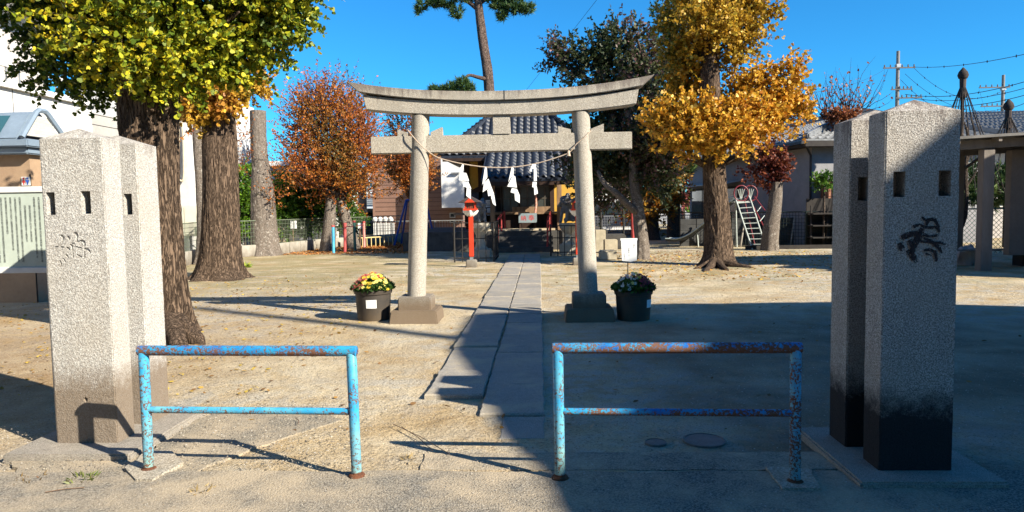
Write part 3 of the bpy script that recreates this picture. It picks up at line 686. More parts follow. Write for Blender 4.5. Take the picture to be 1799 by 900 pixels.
# --- second ginkgo, mid left, small golden tuft round its stem
b=G(385,492); Y=b.y+.45; t=thing('ginkgo_tree','ginkgo with thick ridged trunk and brownish yellow tuft, second from left','tree',(b.x,Y,0))
trunk('trunk',[(A(387,490,Y).x,Y,-.08),A(388,440,Y),A(388,350,Y),A(386,260,Y),A(384,190,Y),A(382,130,Y)],[.50,.46,.42,.40,.36,.33],BARK1,t,na=150,nz_=220,amp=.024,flare=.55,lobes=6,seed=5)
cl=[C(350,190,Y-.5,34,22,120),C(385,175,Y-.5,34,26,130),C(355,165,Y,60,30,150),C(420,150,Y,55,30,120),C(370,100,Y,110,60,260)]
crown(t,cl,FAN,.085,4,[(.20,.17,.03),(.45,.28,.03),(.62,.36,.04),(.42,.20,.03),(.30,.12,.02)],LEAF,BARK1,shoot=.4,up=-.1,twr=.005)
# --- pollarded trunk with pale lichen
b=G(463,450); Y=b.y+.4; t=thing('pollarded_tree','grey pollarded trunk cut flat at the top with white lichen spots','tree',(b.x,Y,0))
trunk('trunk',[(A(467,449,Y).x,Y,-.08),A(464,400,Y),A(460,320,Y),A(455,260,Y),A(453,195,Y)],[.52,.48,.42,.31,.27,.27],BARK2,t,na=110,nz_=150,amp=.018,flare=.35,lobes=5,seed=9,fr=1.2)
cl=[C(432,235,Y-.2,16,14,16),C(428,285,Y-.2,18,14,24),C(500,300,Y,28,24,50),C(478,345,Y-.3,18,16,26),C(508,270,Y,20,20,18)]
crown(t,cl,OVAL,.075,2,RUSSET+[(.14,.14,.04)],LEAF,BARKD,shoot=.75,up=.5,twr=.008)
# --- thin grey trunk behind
b=G(352,468); Y=b.y+1; t=thing('slender_tree','slender grey trunk just left of the thick ginkgo, before the cream box','tree',(b.x,Y,0))
trunk('trunk',[(A(357,466,Y).x,Y,-.1),A(358,400,Y),A(355,320,Y),A(350,240,Y),A(352,180,Y)],[.24,.20,.19,.20,.15],BARK2,t,na=60,nz_=90,amp=.012,flare=.15,seed=4,fr=1)
crown(t,[C(352,200,Y,45,45,60)],OVAL,.09,3,RUSSET,LEAF,BARKD,shoot=.6,up=.4)
# --- two russet zelkovas
def zelkova(bu,bv,topu,topv,cl,lab,seed,pal=RUSSET,r=(.29,.24,.18),size=.092,sh=1.15,w=None):
    b=G(bu,bv); Y=b.y+.3; t=thing('zelkova_tree',lab,'tree',(b.x,Y,0)); tp=A(topu,topv,Y)
    trunk('trunk',[(b.x,Y,-.1),(b.x*.7+tp.x*.3,Y,tp.z*.33),(b.x*.3+tp.x*.7,Y,tp.z*.7),tp],list(r),BARK2,t,na=70,nz_=100,amp=.014,flare=.10,lobes=5,seed=seed,fr=1.2)
    cc=[C(u,v,Y+dy,ru,rv,n) for (u,v,dy,ru,rv,n) in cl]; lm=[]
    for c in cc: e=Vector(c[0]); lm.append(([tp-Vector((0,0,.3)),tp.lerp(e,.5)+Vector((0,0,.1)),e],[.13,.07,.025]))
    limbs(t,lm,BARKD); crown(t,cc,OVAL,size,4,pal,LEAF,BARKD,shoot=sh,up=.75,spread=.75,twr=.010,weights=w,pals=2.0); return t
zelkova(571,442,582,350,[(560,300,0,62,52,330),(590,240,.2,62,62,380),(545,215,0,45,42,190),(570,185,.2,50,36,170),(630,280,.3,45,55,200),(530,262,0,30,34,80),(590,318,-.3,48,24,200)],'russet leaved zelkova with leaning trunk, left one of the close pair',1)
zelkova(618,438,598,352,[(620,330,.4,45,32,170),(620,250,.6,45,70,170),(640,215,.6,22,40,50),(615,190,.5,30,40,60)],'right trunk of the close russet zelkova pair, leaning left behind the coloured bars',6,sh=1.2)
# russet tree behind left torii column
zelkova(722,425,722,345,[(712,310,0,38,34,230),(715,270,0,42,40,260),(730,330,0,30,20,100),(712,225,0,32,34,110),(745,300,0,20,30,80)],'orange leaved tree standing right behind the left torii column by the swing',8,r=(.11,.10,.09),size=.10,w=[1,2,3,3,1,.5],sh=.8)

# --- pine behind the shrine
def pine(lab,base,pts,rad,clumps,seed,lm=()):
    t=thing('pine_tree',lab,'tree',base)
    trunk('trunk',pts,rad,BARKP,t,na=40,nz_=120,amp=.014,flare=.1,seed=seed,fr=1.0)
    if lm: limbs(t,lm,BARKP)
    Ps=[];Ds=[];S=[]
    for (c,r,n) in clumps:   # tufts of needles at the tips of short twigs
        u=norm(rng.normal(size=(n,3))); tip=np.array(c)+u*np.array(r)*rng.uniform(.25,1,(n,1))**.4; ax=norm(u*.6+np.array([0,0,.8]))
        S.append(np.stack([np.array(c)+(tip-np.array(c))*.55,tip],1))
        for k in range(34): Ps.append(tip+ax*rng.uniform(-.12,.02,(n,1))); Ds.append(ax*.9+rng.normal(size=(n,3))*.75)
    P=np.concatenate(Ps);D=np.concatenate(Ds); leaves('needles',P,D,.20,NEE*np.array([1.6,1]),PINE,NEEDLE,t,curl=0,jitter=.2,patch=.5,pals=2)
    S=np.concatenate(S); twigs_mesh(S,np.full((len(S),2),.012),'twigs',BARKP,t)['kind']='stuff'; return t
Y=31.; x0=A(868,330,Y)
pine('tall leaning pine rising behind the shrine roof with crown cut by the top edge',(x0.x,Y,0),[(x0.x+.1,Y,-.1),A(866,300,Y),A(862,200,Y),A(857,130,Y),A(848,70,Y),A(840,0,Y),A(838,-60,Y)],[.30,.27,.24,.22,.20,.17,.12],
 [C(u,v,Y+dy,ru,rv,n) for (u,v,dy,ru,rv,n) in ((785,0,0,22,14,60),(803,20,0,12,12,28),(765,5,0,16,10,36),(742,8,0,12,10,22),(735,18,0,6,8,10),(815,-10,0,26,16,50),(880,5,0,22,12,55),(905,10,0,24,13,70),(882,25,0,12,10,30),(925,14,0,16,9,38),(865,-12,0,26,16,60),(900,-14,0,32,16,60),(840,-40,0,50,20,80),
  (770,158,-1,18,8,46),(790,155,-1,14,10,40),(812,148,-1,12,14,46),(824,156,-1,10,9,24))],3,
 [([A(856,140,Y),A(840,136,Y-.4),A(822,133,Y-.8),A(812,150,Y-1)],[.10,.08,.06,.03]),([A(838,15,Y),A(810,-4,Y),A(780,-3,Y),A(740,8,Y)],[.11,.08,.06,.03]),([A(842,6,Y),A(870,-8,Y),A(895,12,Y),A(925,14,Y)],[.11,.08,.06,.03])])
Y=34.
pine('dark pine trunk standing between the leafy tree and the right ginkgo',(A(1184,420,Y).x,Y,0),[(A(1184,420,Y).x,Y,-.1),A(1184,400,Y),A(1183,330,Y),A(1183,260,Y),A(1182,160,Y),A(1180,60,Y)],[.38,.33,.27,.25,.21,.15],
 [C(u,v,Y+dy,ru,rv,n) for (u,v,dy,ru,rv,n) in ((1150,180,1,30,20,80),(1160,60,1,26,20,80),(1150,110,1,30,24,100),(1205,295,0,20,10,40),(1140,250,1,26,26,60),(1165,230,1,26,22,80),(1215,290,0,10,7,14),(1180,20,1,40,25,70))],7)

# --- big evergreen right of the torii with purplish tips and a forked trunk
b=G(1128,457); Y=b.y+.2; t=thing('evergreen_oak_tree','dark broadleaf tree with purplish tips and forked mossy trunk right of the torii','tree',(b.x,Y,0))
k=A(1121,370,Y)
trunk('trunk',[(b.x,Y,-.1),A(1128,430,Y),A(1124,395,Y),k,A(1114,320,Y),A(1112,260,Y),A(1100,180,Y)],[.24,.21,.19,.17,.14,.13,.09],BARK2,t,na=60,nz_=140,amp=.012,flare=.12,seed=3,fr=1.1)
limbs(t,[([A(1122,375,Y),A(1105,362,Y-.2),A(1085,342,Y-.3),A(1062,322,Y-.2),A(1050,300,Y)],[.13,.11,.10,.08,.05])],BARK2)
limbs(t,[([A(1112,270,Y),A(1060,180,Y+.5),A(1010,110,Y+1)],[.10,.07,.03]),([A(1108,240,Y),A(1140,160,Y+.5),A(1120,70,Y)],[.10,.07,.03])],BARKD)
crown(t,[C(1088,85,Y+1,52,44,190),C(1035,115,Y+1,46,34,160),C(1110,165,Y+.6,62,54,260),C(1050,190,Y+.8,50,42,170),C(1145,130,Y+1,34,50,130),C(1085,260,Y+.5,75,40,400),C(1140,300,Y+.6,50,50,260),C(1060,300,Y+.8,40,28,150),C(985,95,Y+1,16,16,40),C(985,112,Y+1,14,10,26),C(1010,280,Y+1,25,18,60),C(1075,345,Y+2.5,30,22,100),C(1150,250,Y-.2,36,46,160),C(1040,330,Y+3.4,26,24,110)],OVAL,.11,5,PURPL,LEAF,BARKD,shoot=.7,up=.45,twr=.008,weights=[4,3,1.0,.8,3],pals=2.2)
# drooping dark spray beside the right column
# --- autumn tree behind with orange leaves
b=G(1150,430); Y=b.y+4; t=thing('maple_tree','orange and olive leaved tree behind the forked dark tree, right of torii','tree',(A(1150,420,Y).x,Y,0))
trunk('trunk',[(A(1142,425,Y).x,Y,-.1),A(1142,380,Y),A(1145,330,Y)],[.42,.38,.3],BARKD,t,na=50,nz_=60,amp=.02,flare=.2)
crown(t,[C(1140,330,Y,46,40,260),C(1165,300,Y,36,40,220),C(1130,375,Y,30,18,90),C(1175,345,Y,22,26,100),C(1100,300,Y,50,34,220)],OVAL,.13,5,[(.04,.06,.015),(.12,.10,.02),(.30,.16,.02),(.45,.16,.02),(.40,.08,.02)],LEAF,BARKD,shoot=.8,up=.2,twr=.01,pals=1.7)
t=thing('maple_tree','reddish purple tree just right of the dark pine trunk','tree',(A(1200,420,44).x,44,0)); Y=44.
trunk('trunk',[(A(1200,420,Y).x,Y,-.1),A(1200,380,Y),A(1200,330,Y)],[.15,.13,.1],BARKD,t,na=20,nz_=30,amp=.01)
crown(t,[C(1203,330,Y,20,34,150),C(1215,300,Y,10,20,40)],OVAL,.15,4,[(.30,.08,.06),(.25,.06,.06),(.36,.12,.05)],LEAF,BARKD,shoot=1.,up=.5,twr=.012)

# --- right golden ginkgo
b=G(1256,469); Y=b.y+.55; t=thing('ginkgo_tree','golden ginkgo standing in the open yard on the right, before the slide','tree',(b.x,Y,0))
trunk('trunk',[(A(1262,466,Y).x,Y,-.1),A(1262,440,Y),A(1260,380,Y),A(1255,310,Y),A(1251,240,Y),A(1247,160,Y),A(1247,80,Y),A(1250,-40,Y)],[.45,.37,.33,.305,.29,.27,.25,.21,.16],BARK1,t,na=130,nz_=230,amp=.020,flare=.48,lobes=5,seed=11)
# surface roots
for (du,dv,s_) in ((-38,4,1),(-20,10,1),(25,8,1),(50,-4,1),(72,2,.8)):
    e=G(1256+du,469+dv); s0=Vector((b.x+.1,Y-.2,.14)); mb=MB().tube(sag([s0,s0.lerp(e,.45)+Vector((0,0,-.03)),e+Vector((0,0,-.03))],5),[.13]*3+[.10]*3+[.07]*3+[.04,.02],8); part('root',mb,BARK1,t,smooth=True)
lm=[]
for (u,v) in ((1170,240),(1340,200),(1400,170),(1200,280),(1330,270),(1190,100),(1320,40),(1200,30)):
    e=A(u,v,Y+random.uniform(-.8,.8)); s0=A(1250,min(v+60,300),Y); lm.append(([s0,s0.lerp(e,.5)+Vector((0,0,.05)),e],[.07,.045,.015]))
limbs(t,lm,BARK1)
cl=[(1175,235,-.3,42,30,160),(1215,262,-.7,52,26,230),(1160,225,0,24,18,50),(1270,262,-.9,60,26,260),(1320,235,-.4,60,38,330),(1370,200,0,40,40,190),(1395,150,.1,20,26,60),(1405,215,0,22,24,60),(1345,165,.2,28,28,80),(1300,185,.5,30,34,110),(1285,225,-.6,50,34,200),
 (1200,190,.5,30,34,110),(1210,150,.6,34,40,170),(1205,90,.2,40,44,240),(1245,40,-.7,60,44,330),(1300,60,-.2,44,40,220),(1330,25,0,34,26,110),(1200,30,.3,44,40,220),(1290,5,0,60,30,220),(1225,-30,0,80,30,220),(1285,108,.2,22,22,60),(1220,215,-.6,36,26,110)]
lowc=[q for q in cl if q[1]>=135]; upc=[q for q in cl if q[1]<135]
crown(t,[C(u,v-14,Y+dy,ru*.76,rv*.62,int(n*.72)) for (u,v,dy,ru,rv,n) in lowc],FAN,.086,4,[(.24,.17,.02),(.42,.25,.02),(.62,.34,.03),(.72,.42,.05),(.64,.30,.03),(.46,.17,.015)],LEAF,BARK1,shoot=.62,up=.55,twr=.006,patch=.3,pals=.95,curl=.35)
crown(t,[C(u,v,Y+dy,ru*.78,rv*.75,int(n*.66)) for (u,v,dy,ru,rv,n) in upc],FAN,.080,4,OLIVEGOLD+[(.58,.42,.05),(.66,.40,.04)],LEAF,BARK1,shoot=.6,up=.45,twr=.006,patch=.6,pals=.95,weights=[1,1.3,1.4,1.2,1.6,1.6,1.4],curl=.35,name='foliage')

# --- pruned red-leaved stump before the grey house
Y=24.5; b=A(1357,370,Y); t=thing('pruned_tree','pollarded trunk with a cap of dark red leaves before the grey house wall','tree',(b.x,Y,0))
trunk('trunk',[(b.x-.1,Y,-.1),A(1355,400,Y),A(1361,360,Y),A(1365,320,Y)],[.27,.26,.23,.19],BARK2,t,na=50,nz_=60,amp=.012,flare=.1,seed=2)
crown(t,[C(1362,288,Y,15,20,110),C(1370,300,Y,10,16,50),C(1352,268,Y,20,7,40),C(1335,292,Y,20,5,20),C(1320,300,Y,16,4,14),C(1345,315,Y,14,8,30)],OVAL,.10,4,REDLF,LEAF,BARKD,shoot=.4,up=.1,twr=.006)
# --- bare-ish red tree top above the grey house, right
Y=27.; t=thing('cherry_tree','half bare tree with sparse red leaves above the grey house roof','tree',(A(1490,420,Y).x,Y,0))
trunk('trunk',[(A(1490,420,Y).x,Y,-.1),A(1490,350,Y),A(1485,260,Y),A(1482,205,Y)],[.2,.17,.14,.10],BARKD,t,na=30,nz_=50,amp=.01)
crown(t,[C(1470,210,Y,30,8,40),C(1445,195,Y,26,12,20),C(1500,190,Y,34,12,30)],OVAL,.11,1,[(.30,.09,.05),(.4,.14,.05),(.22,.07,.06)],LEAF,BARKD,shoot=1.5,up=1.1,spread=.7,twr=.014)
crown(t,[C(1478,205,Y-.2,30,10,110)],OVAL,.10,4,[(.30,.11,.04),(.22,.07,.03)],LEAF,BARKD,shoot=.4,up=.1,twr=.006,name='foliage')

# --- hedge shrubs along the left wall
for i,(u,v0,v1,ru,Y,lab) in enumerate(((430,312,425,24,27.5,'dark evergreen hedge shrub between the thick ginkgo and the pollarded trunk'),(495,318,430,30,28.5,'bright green hedge shrub right of the pollarded trunk'),(535,325,425,26,29.5,'dark hanging hedge shrub overflowing the wall, left of the zelkova pair'),(505,345,400,26,29,'lower light green hedge mound beside the pollarded trunk'),(605,340,420,24,33,'green hedge shrub seen between the two zelkova trunks'),(345,310,400,18,27,'yellowish green shrub behind the cream box'),(560,330,415,20,30.5,'dark green hedge shrub directly left of the zelkova trunks'))):
    t=thing('hedge_shrub',lab,'shrub',(A(u,420,Y).x,Y,0),'hedge shrubs behind the left wall'); part('stem',MB().tube([(A(u,420,Y).x,Y,-.05),(A(u,420,Y).x+.05,Y,1.5)],[.05,.03],8),BARKD,t)
    cs=[]; h=(v1-v0)
    for k in range(4): cs.append(C(u+random.uniform(-8,8),v0-14+h*(k+.5)/4,Y+random.uniform(-.2,.2),ru,h/5,150))
    crown(t,cs,OVAL,.09,4,HEDGE+[(.20,.34,.03)] if i in(0,1,3,5) else HEDGE[:3]+DARKGR[:1],LEAF,BARKD,shoot=.3,up=.1,twr=.004,fill=.3)

# ------------------------------------------------------------------ the shrine
SX=-.75   # centre line
SHR=thing('shrine_hall','small wooden shrine hall with blue grey tiled roof at the end of the path','shrine',(SX,28.5,0))
OCH=simple('ochre_plaster',(.62,.36,.06),(.50,.28,.05),.85,3,60,.15); STONE=simple('stone_block',(.42,.38,.31),(.28,.25,.20),.9,5,60,.4)
STONED=simple('dark_stone_platform',(.085,.08,.075),(.045,.043,.04),.9,4,50,.4); TILE=simple('blue_grey_roof_tile',(.026,.033,.050),(.012,.016,.026),.48,7,80,.15,spec=.4); TILEG=simple('grey_roof_tile',(.22,.225,.23),(.12,.125,.13),.5,7,80,.15,spec=.5)
part('platform',MB().bx(SX-4.4,SX+3.3,26.6,33.5,-.1,.72),STONED,SHR,bevel=.03)
# steps
sx0=A(868,440,25.6).x; sx1=A(972,440,25.6).x
for i in range(4): part('stair',MB().bx(sx0,sx1,25.3+.3*i,27.4,-.05+.18*i,.0+.18*(i+1)),STONED,SHR,bevel=.012)
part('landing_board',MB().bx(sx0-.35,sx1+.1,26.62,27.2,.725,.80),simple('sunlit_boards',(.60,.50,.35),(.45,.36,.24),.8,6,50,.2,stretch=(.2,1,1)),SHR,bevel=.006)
part('floor_beam',MB().bx(sx0-.3,sx1+.3,28.0,28.3,.75,1.32),WOOD,SHR); part('veranda_floor',MB().bx(SX-2.6,SX+2.3,27.8,29.3,1.33,1.41),WOODL,SHR)
part('inner_step',MB().bx(SX-.3,sx1-.05,27.9,28.3,1.42,1.62),WOODL,SHR)
# posts, kohai
xk0=A(845,312,25.4).x+.0; xk1=A(1003,312,25.4).x+.1
for x in (A(866,400,26.9).x,A(983,400,26.9).x):
    part('post',MB().bx(x-.09,x+.09,26.85,27.03,.72,3.1),WOODL,SHR,bevel=.01)
part('porch_beam',MB().bx(xk0+.3,xk1-.2,26.82,27.0,2.62,2.86),simple('painted_red_brown_beam',(.13,.025,.018),(.07,.018,.012),.6,5,40,.2),SHR,bevel=.01)
for x in (A(866,400,26.9).x-.18,A(983,400,26.9).x+.18): part('carved_beam_end',MB().blob((x,26.85,2.72),(.17,.10,.12),2,.6,int(x*7)),simple('pale_carving',(.50,.40,.30),(.3,.2,.14)),SHR,smooth=True)
mb=MB()
for i in range(9):
    x=SX-.2+i*.14; mb.tube([(x,26.80,2.55+.03*math.sin(i*2)),(x+.07,26.78,2.60+.03*math.cos(i)),(x+.13,26.80,2.54)],.02,6)
part('carved_transom',mb,simple('gilt_carving',(.30,.17,.06),(.20,.1,.04)),SHR)
# hall walls: ochre plaster each side, dark doorway with lattice
part('wall',MB().bx(A(822,350,30).x,SX-1.75,30.0,30.15,.72,3.7),OCH,SHR); part('wall',MB().bx(SX+1.35,SX+2.6,30.0,30.15,.72,3.7),OCH,SHR)
part('side_wall',MB().bx(A(822,350,30).x-.01,A(822,350,30).x+.12,30.15,34,.72,3.7),OCH,SHR); part('side_wall',MB().bx(SX+2.5,SX+2.65,30.15,34,.72,3.7),OCH,SHR); part('back_wall',MB().bx(SX-2.8,SX+2.5,33.9,34,.72,3.7),WOOD,SHR)
part('ceiling',MB().bx(A(822,350,30).x,SX+2.6,27.9,34,3.55,3.68),WOOD,SHR)
for x in (SX-1.7,SX+1.3,A(822,350,30).x,SX+2.6): part('post',MB().bx(x-.09,x+.09,29.9,30.2,.72,3.6),WOOD,SHR,bevel=.01)
GL=glassmat('window_glass'); GL2=glassmat('pale_window_glass',(.05,.055,.05),.25)
for i in range(4):
    x=SX-1.5+i*.72; p_=part('lattice_door',MB().bx(x,x+.68,30.05,30.12,1.42,3.1),WOOD,SHR)
    fr=MB()
    for q in (0,.33,.66): fr.bx(x+q*.97,x+q*.97+.035,30.0,30.05,1.42,3.1)
    for z in (1.42,1.95,2.45,3.06): fr.bx(x,x+.68,29.995,30.045,z,z+.04)
    part('muntin',fr,simple('grey_wood',(.10,.085,.065),(.06,.05,.04)),p_); 
    if i>0: part('pane',MB().bx(x+.04,x+.64,30.02,30.03,1.47,3.0),GL2,p_)
# main roof: hipped; the front slope runs on over the porch
ez=A(900,272,27.9).z; rzv=A(900,196,31).z; yr=31.0; ye=27.9; ex0=A(775,272,ye).x; ex1=SX+(SX-ex0)-.0; rx0=SX-.95; rx1=SX+.95
ke=A(900,314,25.3).z; yk=25.3; yb=yr*2-ye
def slope(x0,x1,y0,z0,xa,xb,y1,z1,th=.10): return MB().prism([(x0,y0,z0),(x1,y0,z0),(xb,y1,z1),(xa,y1,z1)],(0,0,-th))
mb=slope(ex0,ex1,ye,ez,rx0,rx1,yr,rzv); mb.prism([(ex0,ye,ez),(rx0,yr,rzv),(rx0,yr,rzv),(ex0,yb,ez)][:2]+[(ex0,yb,ez)],(0,0,-.1)); mb.prism([(ex1,ye,ez),(ex1,yb,ez),(rx1,yr,rzv)],(0,0,-.1)); mb.prism([(rx0,yr,rzv),(rx1,yr,rzv),(ex1,yb,ez),(ex0,yb,ez)],(0,0,-.1))
part('roof_deck',mb,TILE,SHR)
part('porch_roof_deck',slope(xk0,xk1,yk,ke,xk0,xk1,ye+.4,ez+.15),TILE,SHR)
part('eave_board',MB().bx(ex0+.05,ex1-.05,ye-.02,ye+.05,ez-.22,ez-.10),WOOD,SHR); part('porch_eave_board',MB().bx(xk0+.05,xk1-.05,yk+.02,yk+.12,ke-.24,ke-.10),WOOD,SHR)
part('porch_soffit',slope(xk0+.1,xk1-.1,yk+.1,ke-.12,xk0+.1,xk1-.1,ye+.4,ez+.0,.05),WOOD,SHR)
# single tiles: half-round cover with rolled lip
def tilemesh(w,L):
    mb=MB(); n=5; vs=[];fs=[]
    prof=[(-w/2,0.),(-w*.36,.035),(-w*.15,.075),(w*.05,.085),(w*.22,.05),(w*.34,.01),(w/2,-.012)]
    for (y,dz) in ((0,.0),(0,.03),(L,.0)):
        for (x,z) in prof: vs.append((x,y,z+(dz if y==0 and dz else 0)))
    m=len(prof)
    for r in range(2):
        for i in range(m-1): a=r*m+i; fs.append((a,a+1,a+1+m,a+m))
    me=bpy.data.meshes.new('roof_tile'); me.from_pydata(vs,[],fs); me.polygons.foreach_set('use_smooth',[True]*len(me.polygons)); me.materials.append(TILE); return me
TW=.282; TL=.36; tme=tilemesh(TW,TL+.03); base=SHR.location; ntile=0; rest=MB()
def laytiles(x0,x1,y0,z0,y1,z1,xin=None):
    global ntile
    L=math.hypot(y1-y0,z1-z0); rows=int(L/TL)+1; th=math.atan2(z1-z0,y1-y0); cols=int((x1-x0)/TW)
    off=(x1-x0-cols*TW)/2
    for r in range(rows):
        s_=r*L/rows; y=y0+math.cos(th)*s_; z=z0+math.sin(th)*s_
        for c in range(cols):
            x=x0+off+(c+.5)*TW
            if xin and not (xin(s_/L)[0]<=x<=xin(s_/L)[1]): continue
            if ntile<300:
                o=bpy.data.objects.new('roof_tile',tme); COL.objects.link(o); o.parent=SHR; o.location=(x-base.x,y-base.y,z-base.z+.012); o.rotation_euler=(th+.03,random.uniform(-.01,.01),0); ntile+=1
            else:
                Mx=Matrix.Rotation(th+.03,4,'X'); rest.add([Vector((x,y,z+.012))+Mx@v.co for v in tme.vertices],[tuple(p.vertices) for p in tme.polygons])
laytiles(xk0,xk1,yk,ke,ye+.35,ez+.16)
laytiles(ex0,ex1,ye,ez,yr,rzv,lambda t:(ex0+(rx0-ex0)*t+.1,ex1+(rx1-ex1)*t-.1))
if rest.v: o=part('far_roof_tiles',rest,TILE,SHR,smooth=True,kind='stuff')
for (a,b) in (((ex0,ye,ez),(rx0,yr,rzv)),((ex1,ye,ez),(rx1,yr,rzv)),((rx0,yr,rzv),(rx1,yr,rzv)),((ex0,yb,ez),(rx0,yr,rzv)),((ex1,yb,ez),(rx1,yr,rzv))):
    a=Vector(a);b=Vector(b); part('roof_ridge',MB().beam(a+Vector((0,0,.06)),b+Vector((0,0,.10)),.20,.20),TILE,SHR,bevel=.04); mb=MB(); n=int((b-a).length/.3)
    for i in range(n): q=a.lerp(b,(i+.5)/n); mb.box((q.x,q.y-.0,q.z+.2),(.16,.16,.06))
    part('ridge_caps',mb,TILE,SHR,bevel=.02)
for (x,y,z) in ((ex0,ye,ez),(ex1,ye,ez)): part('ridge_end_tile',MB().lathe((x,y-.05,z+.05),[(.12,0),(.16,.1),(.10,.22),(.02,.3)],10),TILE,SHR,smooth=True)
mb=MB()
for i in range(int((xk1-xk0)/TW)): mb.box((xk0+.15+i*TW,yk-.02,ke+.0),(.13,.05,.10))
part('eave_tile_ends',mb,TILE,SHR,bevel=.015)
# bell rope, offering box
ob=A(911,392,27.1); oe=A(943,375,27.1); BX=thing('offering_box','pale grey offering box with red lettering at the top of the shrine steps','offering box',((ob.x+oe.x)/2,27.3,.8))
OB=simple('pale_blue_grey_board',(.25,.31,.33),(.18,.22,.24),.6,7,40,.1)
zb=.80; w=oe.x-ob.x; cx=(ob.x+oe.x)/2; zt_=oe.z
for z in (): pass
part('leg',MB().bx(cx-w/2+.03,cx-w/2+.1,27.15,27.5,zb,ob.z+.02),WOOD,BX); part('leg',MB().bx(cx+w/2-.1,cx+w/2-.03,27.15,27.5,zb,ob.z+.02),WOOD,BX)
part('box_body',MB().bx(cx-w/2,cx+w/2,27.12,27.52,ob.z,zt_-.02),OB,BX,bevel=.008)
mb=MB()
for i in range(6): mb.bx(cx-w/2,cx+w/2,27.13+i*.068,27.16+i*.068,zt_-.02,zt_+.005)
part('grille',mb,OB,BX)
text('lettering','納',.22,(cx-w*.22,27.12,(ob.z+zt_)/2-.01),(1,0,0),(0,0,1),REDINK,BX,.004); text('lettering','奉',.24,(cx+w*.20,27.12,(ob.z+zt_)/2-.01),(1,0,0),(0,0,1),REDINK,BX,.004)
o=part('bell_rope',MB().tube([A(941,340,27.2),A(942,360,27.2),A(940,374,27.2)],[.035,.04,.045],8),simple('red_white_rope',(.62,.42,.33),(.5,.12,.08),.8,9,60,.3,stretch=(1,1,3)),loc=A(941,340,27.2),smooth=True); tag(o,'thick twisted red and white bell rope hanging in the shrine doorway','bell rope')
# posters on the shrine wall and the dark inscription board
IM=thing('inscription_board','dark blue inscription board on the ochre wall, above the left fence','board',A(845,355,29.9)); a=A(826,325,29.92);b=A(872,378,29.92)
part('board_panel',MB().bx(a.x,b.x,29.9,29.95,b.z,a.z-.25),simple('blue_black_board',(.05,.06,.085),(.03,.035,.05)),IM); part('board_hood',MB().prism([(a.x-.1,29.75,a.z-.3),(b.x+.1,29.75,a.z-.3),((a.x+b.x)/2,29.75,a.z+.0)],(0,.25,0)),WOOD,IM)
for i,(u0,v0,u1,v1,lab) in enumerate(((853,352,864,364,'upper bluish paper notice left of the shrine doorway'),(856,366,866,379,'lower bluish paper notice left of the shrine doorway'),(986,345,998,365,'white notice on the sunlit ochre wall right of the doorway'))):
    Y=29.5 if i<2 else 29.93; a=A(u0,v0,Y);b=A(u1,v1,Y); t=thing('notice_paper',lab,'notice',(a.x,Y,b.z)); part('sheet',MB().bx(a.x,b.x,Y-.02,Y,b.z,a.z),PAPER,t); mb=MB()
    for k in range(4): mb.bx(a.x+.04,b.x-.04-.03*(k%2),Y-.024,Y-.0205,b.z+(a.z-b.z)*(k+1)/5.5,b.z+(a.z-b.z)*(k+1)/5.5+.02)
    part('printed_lines',mb,INK,t)
    if i<2: part('stand',MB().bx(a.x+.1,a.x+.14,Y,Y+.04,.72,b.z),WOOD,t)
# red handrails
for i,(u,lab) in enumerate(((881,'left red handrail of the shrine steps'),(966,'right red handrail of the shrine steps'))):
    Y=26.2; p=A(u,435,Y); hz=A(u,373,Y).z; t=thing('handrail',lab,'handrail',(p.x,Y,0),'red handrails of the shrine steps')
    part('rail_loop',MB().tube([(p.x-.1,25.55,-.02),(p.x-.08,25.57,hz-.28),(p.x-.05,25.7,hz-.2),(p.x+.07,27.1,hz+.02),(p.x+.08,27.2,hz),(p.x+.08,27.2,.74)],.035,10),REDP,t,smooth=True)
    part('rail_post',MB().tube([(p.x-.0,26.4,.1),(p.x,26.4,hz-.1)],.03,10),REDP,t,smooth=True)

# iron fences round the guardian statues
def railing(u0,u1,vt,vb,Y,lab,side=None):
    a=A(u0,vb,Y);b=A(u1,vb,Y); zt=A(u0,vt,Y).z; t=thing('iron_railing',lab,'railing',(a.x,Y,0)); n=max(2,int((b.x-a.x)/.22))
    for z in (zt,zt*.60,.12): part('rail',MB().beam((a.x,Y,z),(b.x,Y,z),.035,.03),BLACKM,t)
    for i in range(n+1): x=a.x+(b.x-a.x)*i/n; part('baluster' if 0<i<n else 'post',MB().tube([(x,Y,-.02),(x,Y,zt)],.014 if 0<i<n else .028,6),BLACKM,t)
    if side is not None:
        m=5
        for z in (zt,zt*.60,.12): part('rail',MB().beam((side,Y,z),(side,Y+2,z),.035,.03),BLACKM,t)
        for i in range(1,m+1): part('baluster',MB().tube([(side,Y+2*i/m,-.02),(side,Y+2*i/m,zt)],.014,6),BLACKM,t)
yl=G(800,466).y
railing(799,868,392,464,yl+1,'black iron railing round the left guardian statue',A(868,392,yl+1).x); railing(968,1016,397,455,yl+3.2,'black iron railing round the right guardian statue',A(968,397,yl+3.2).x)
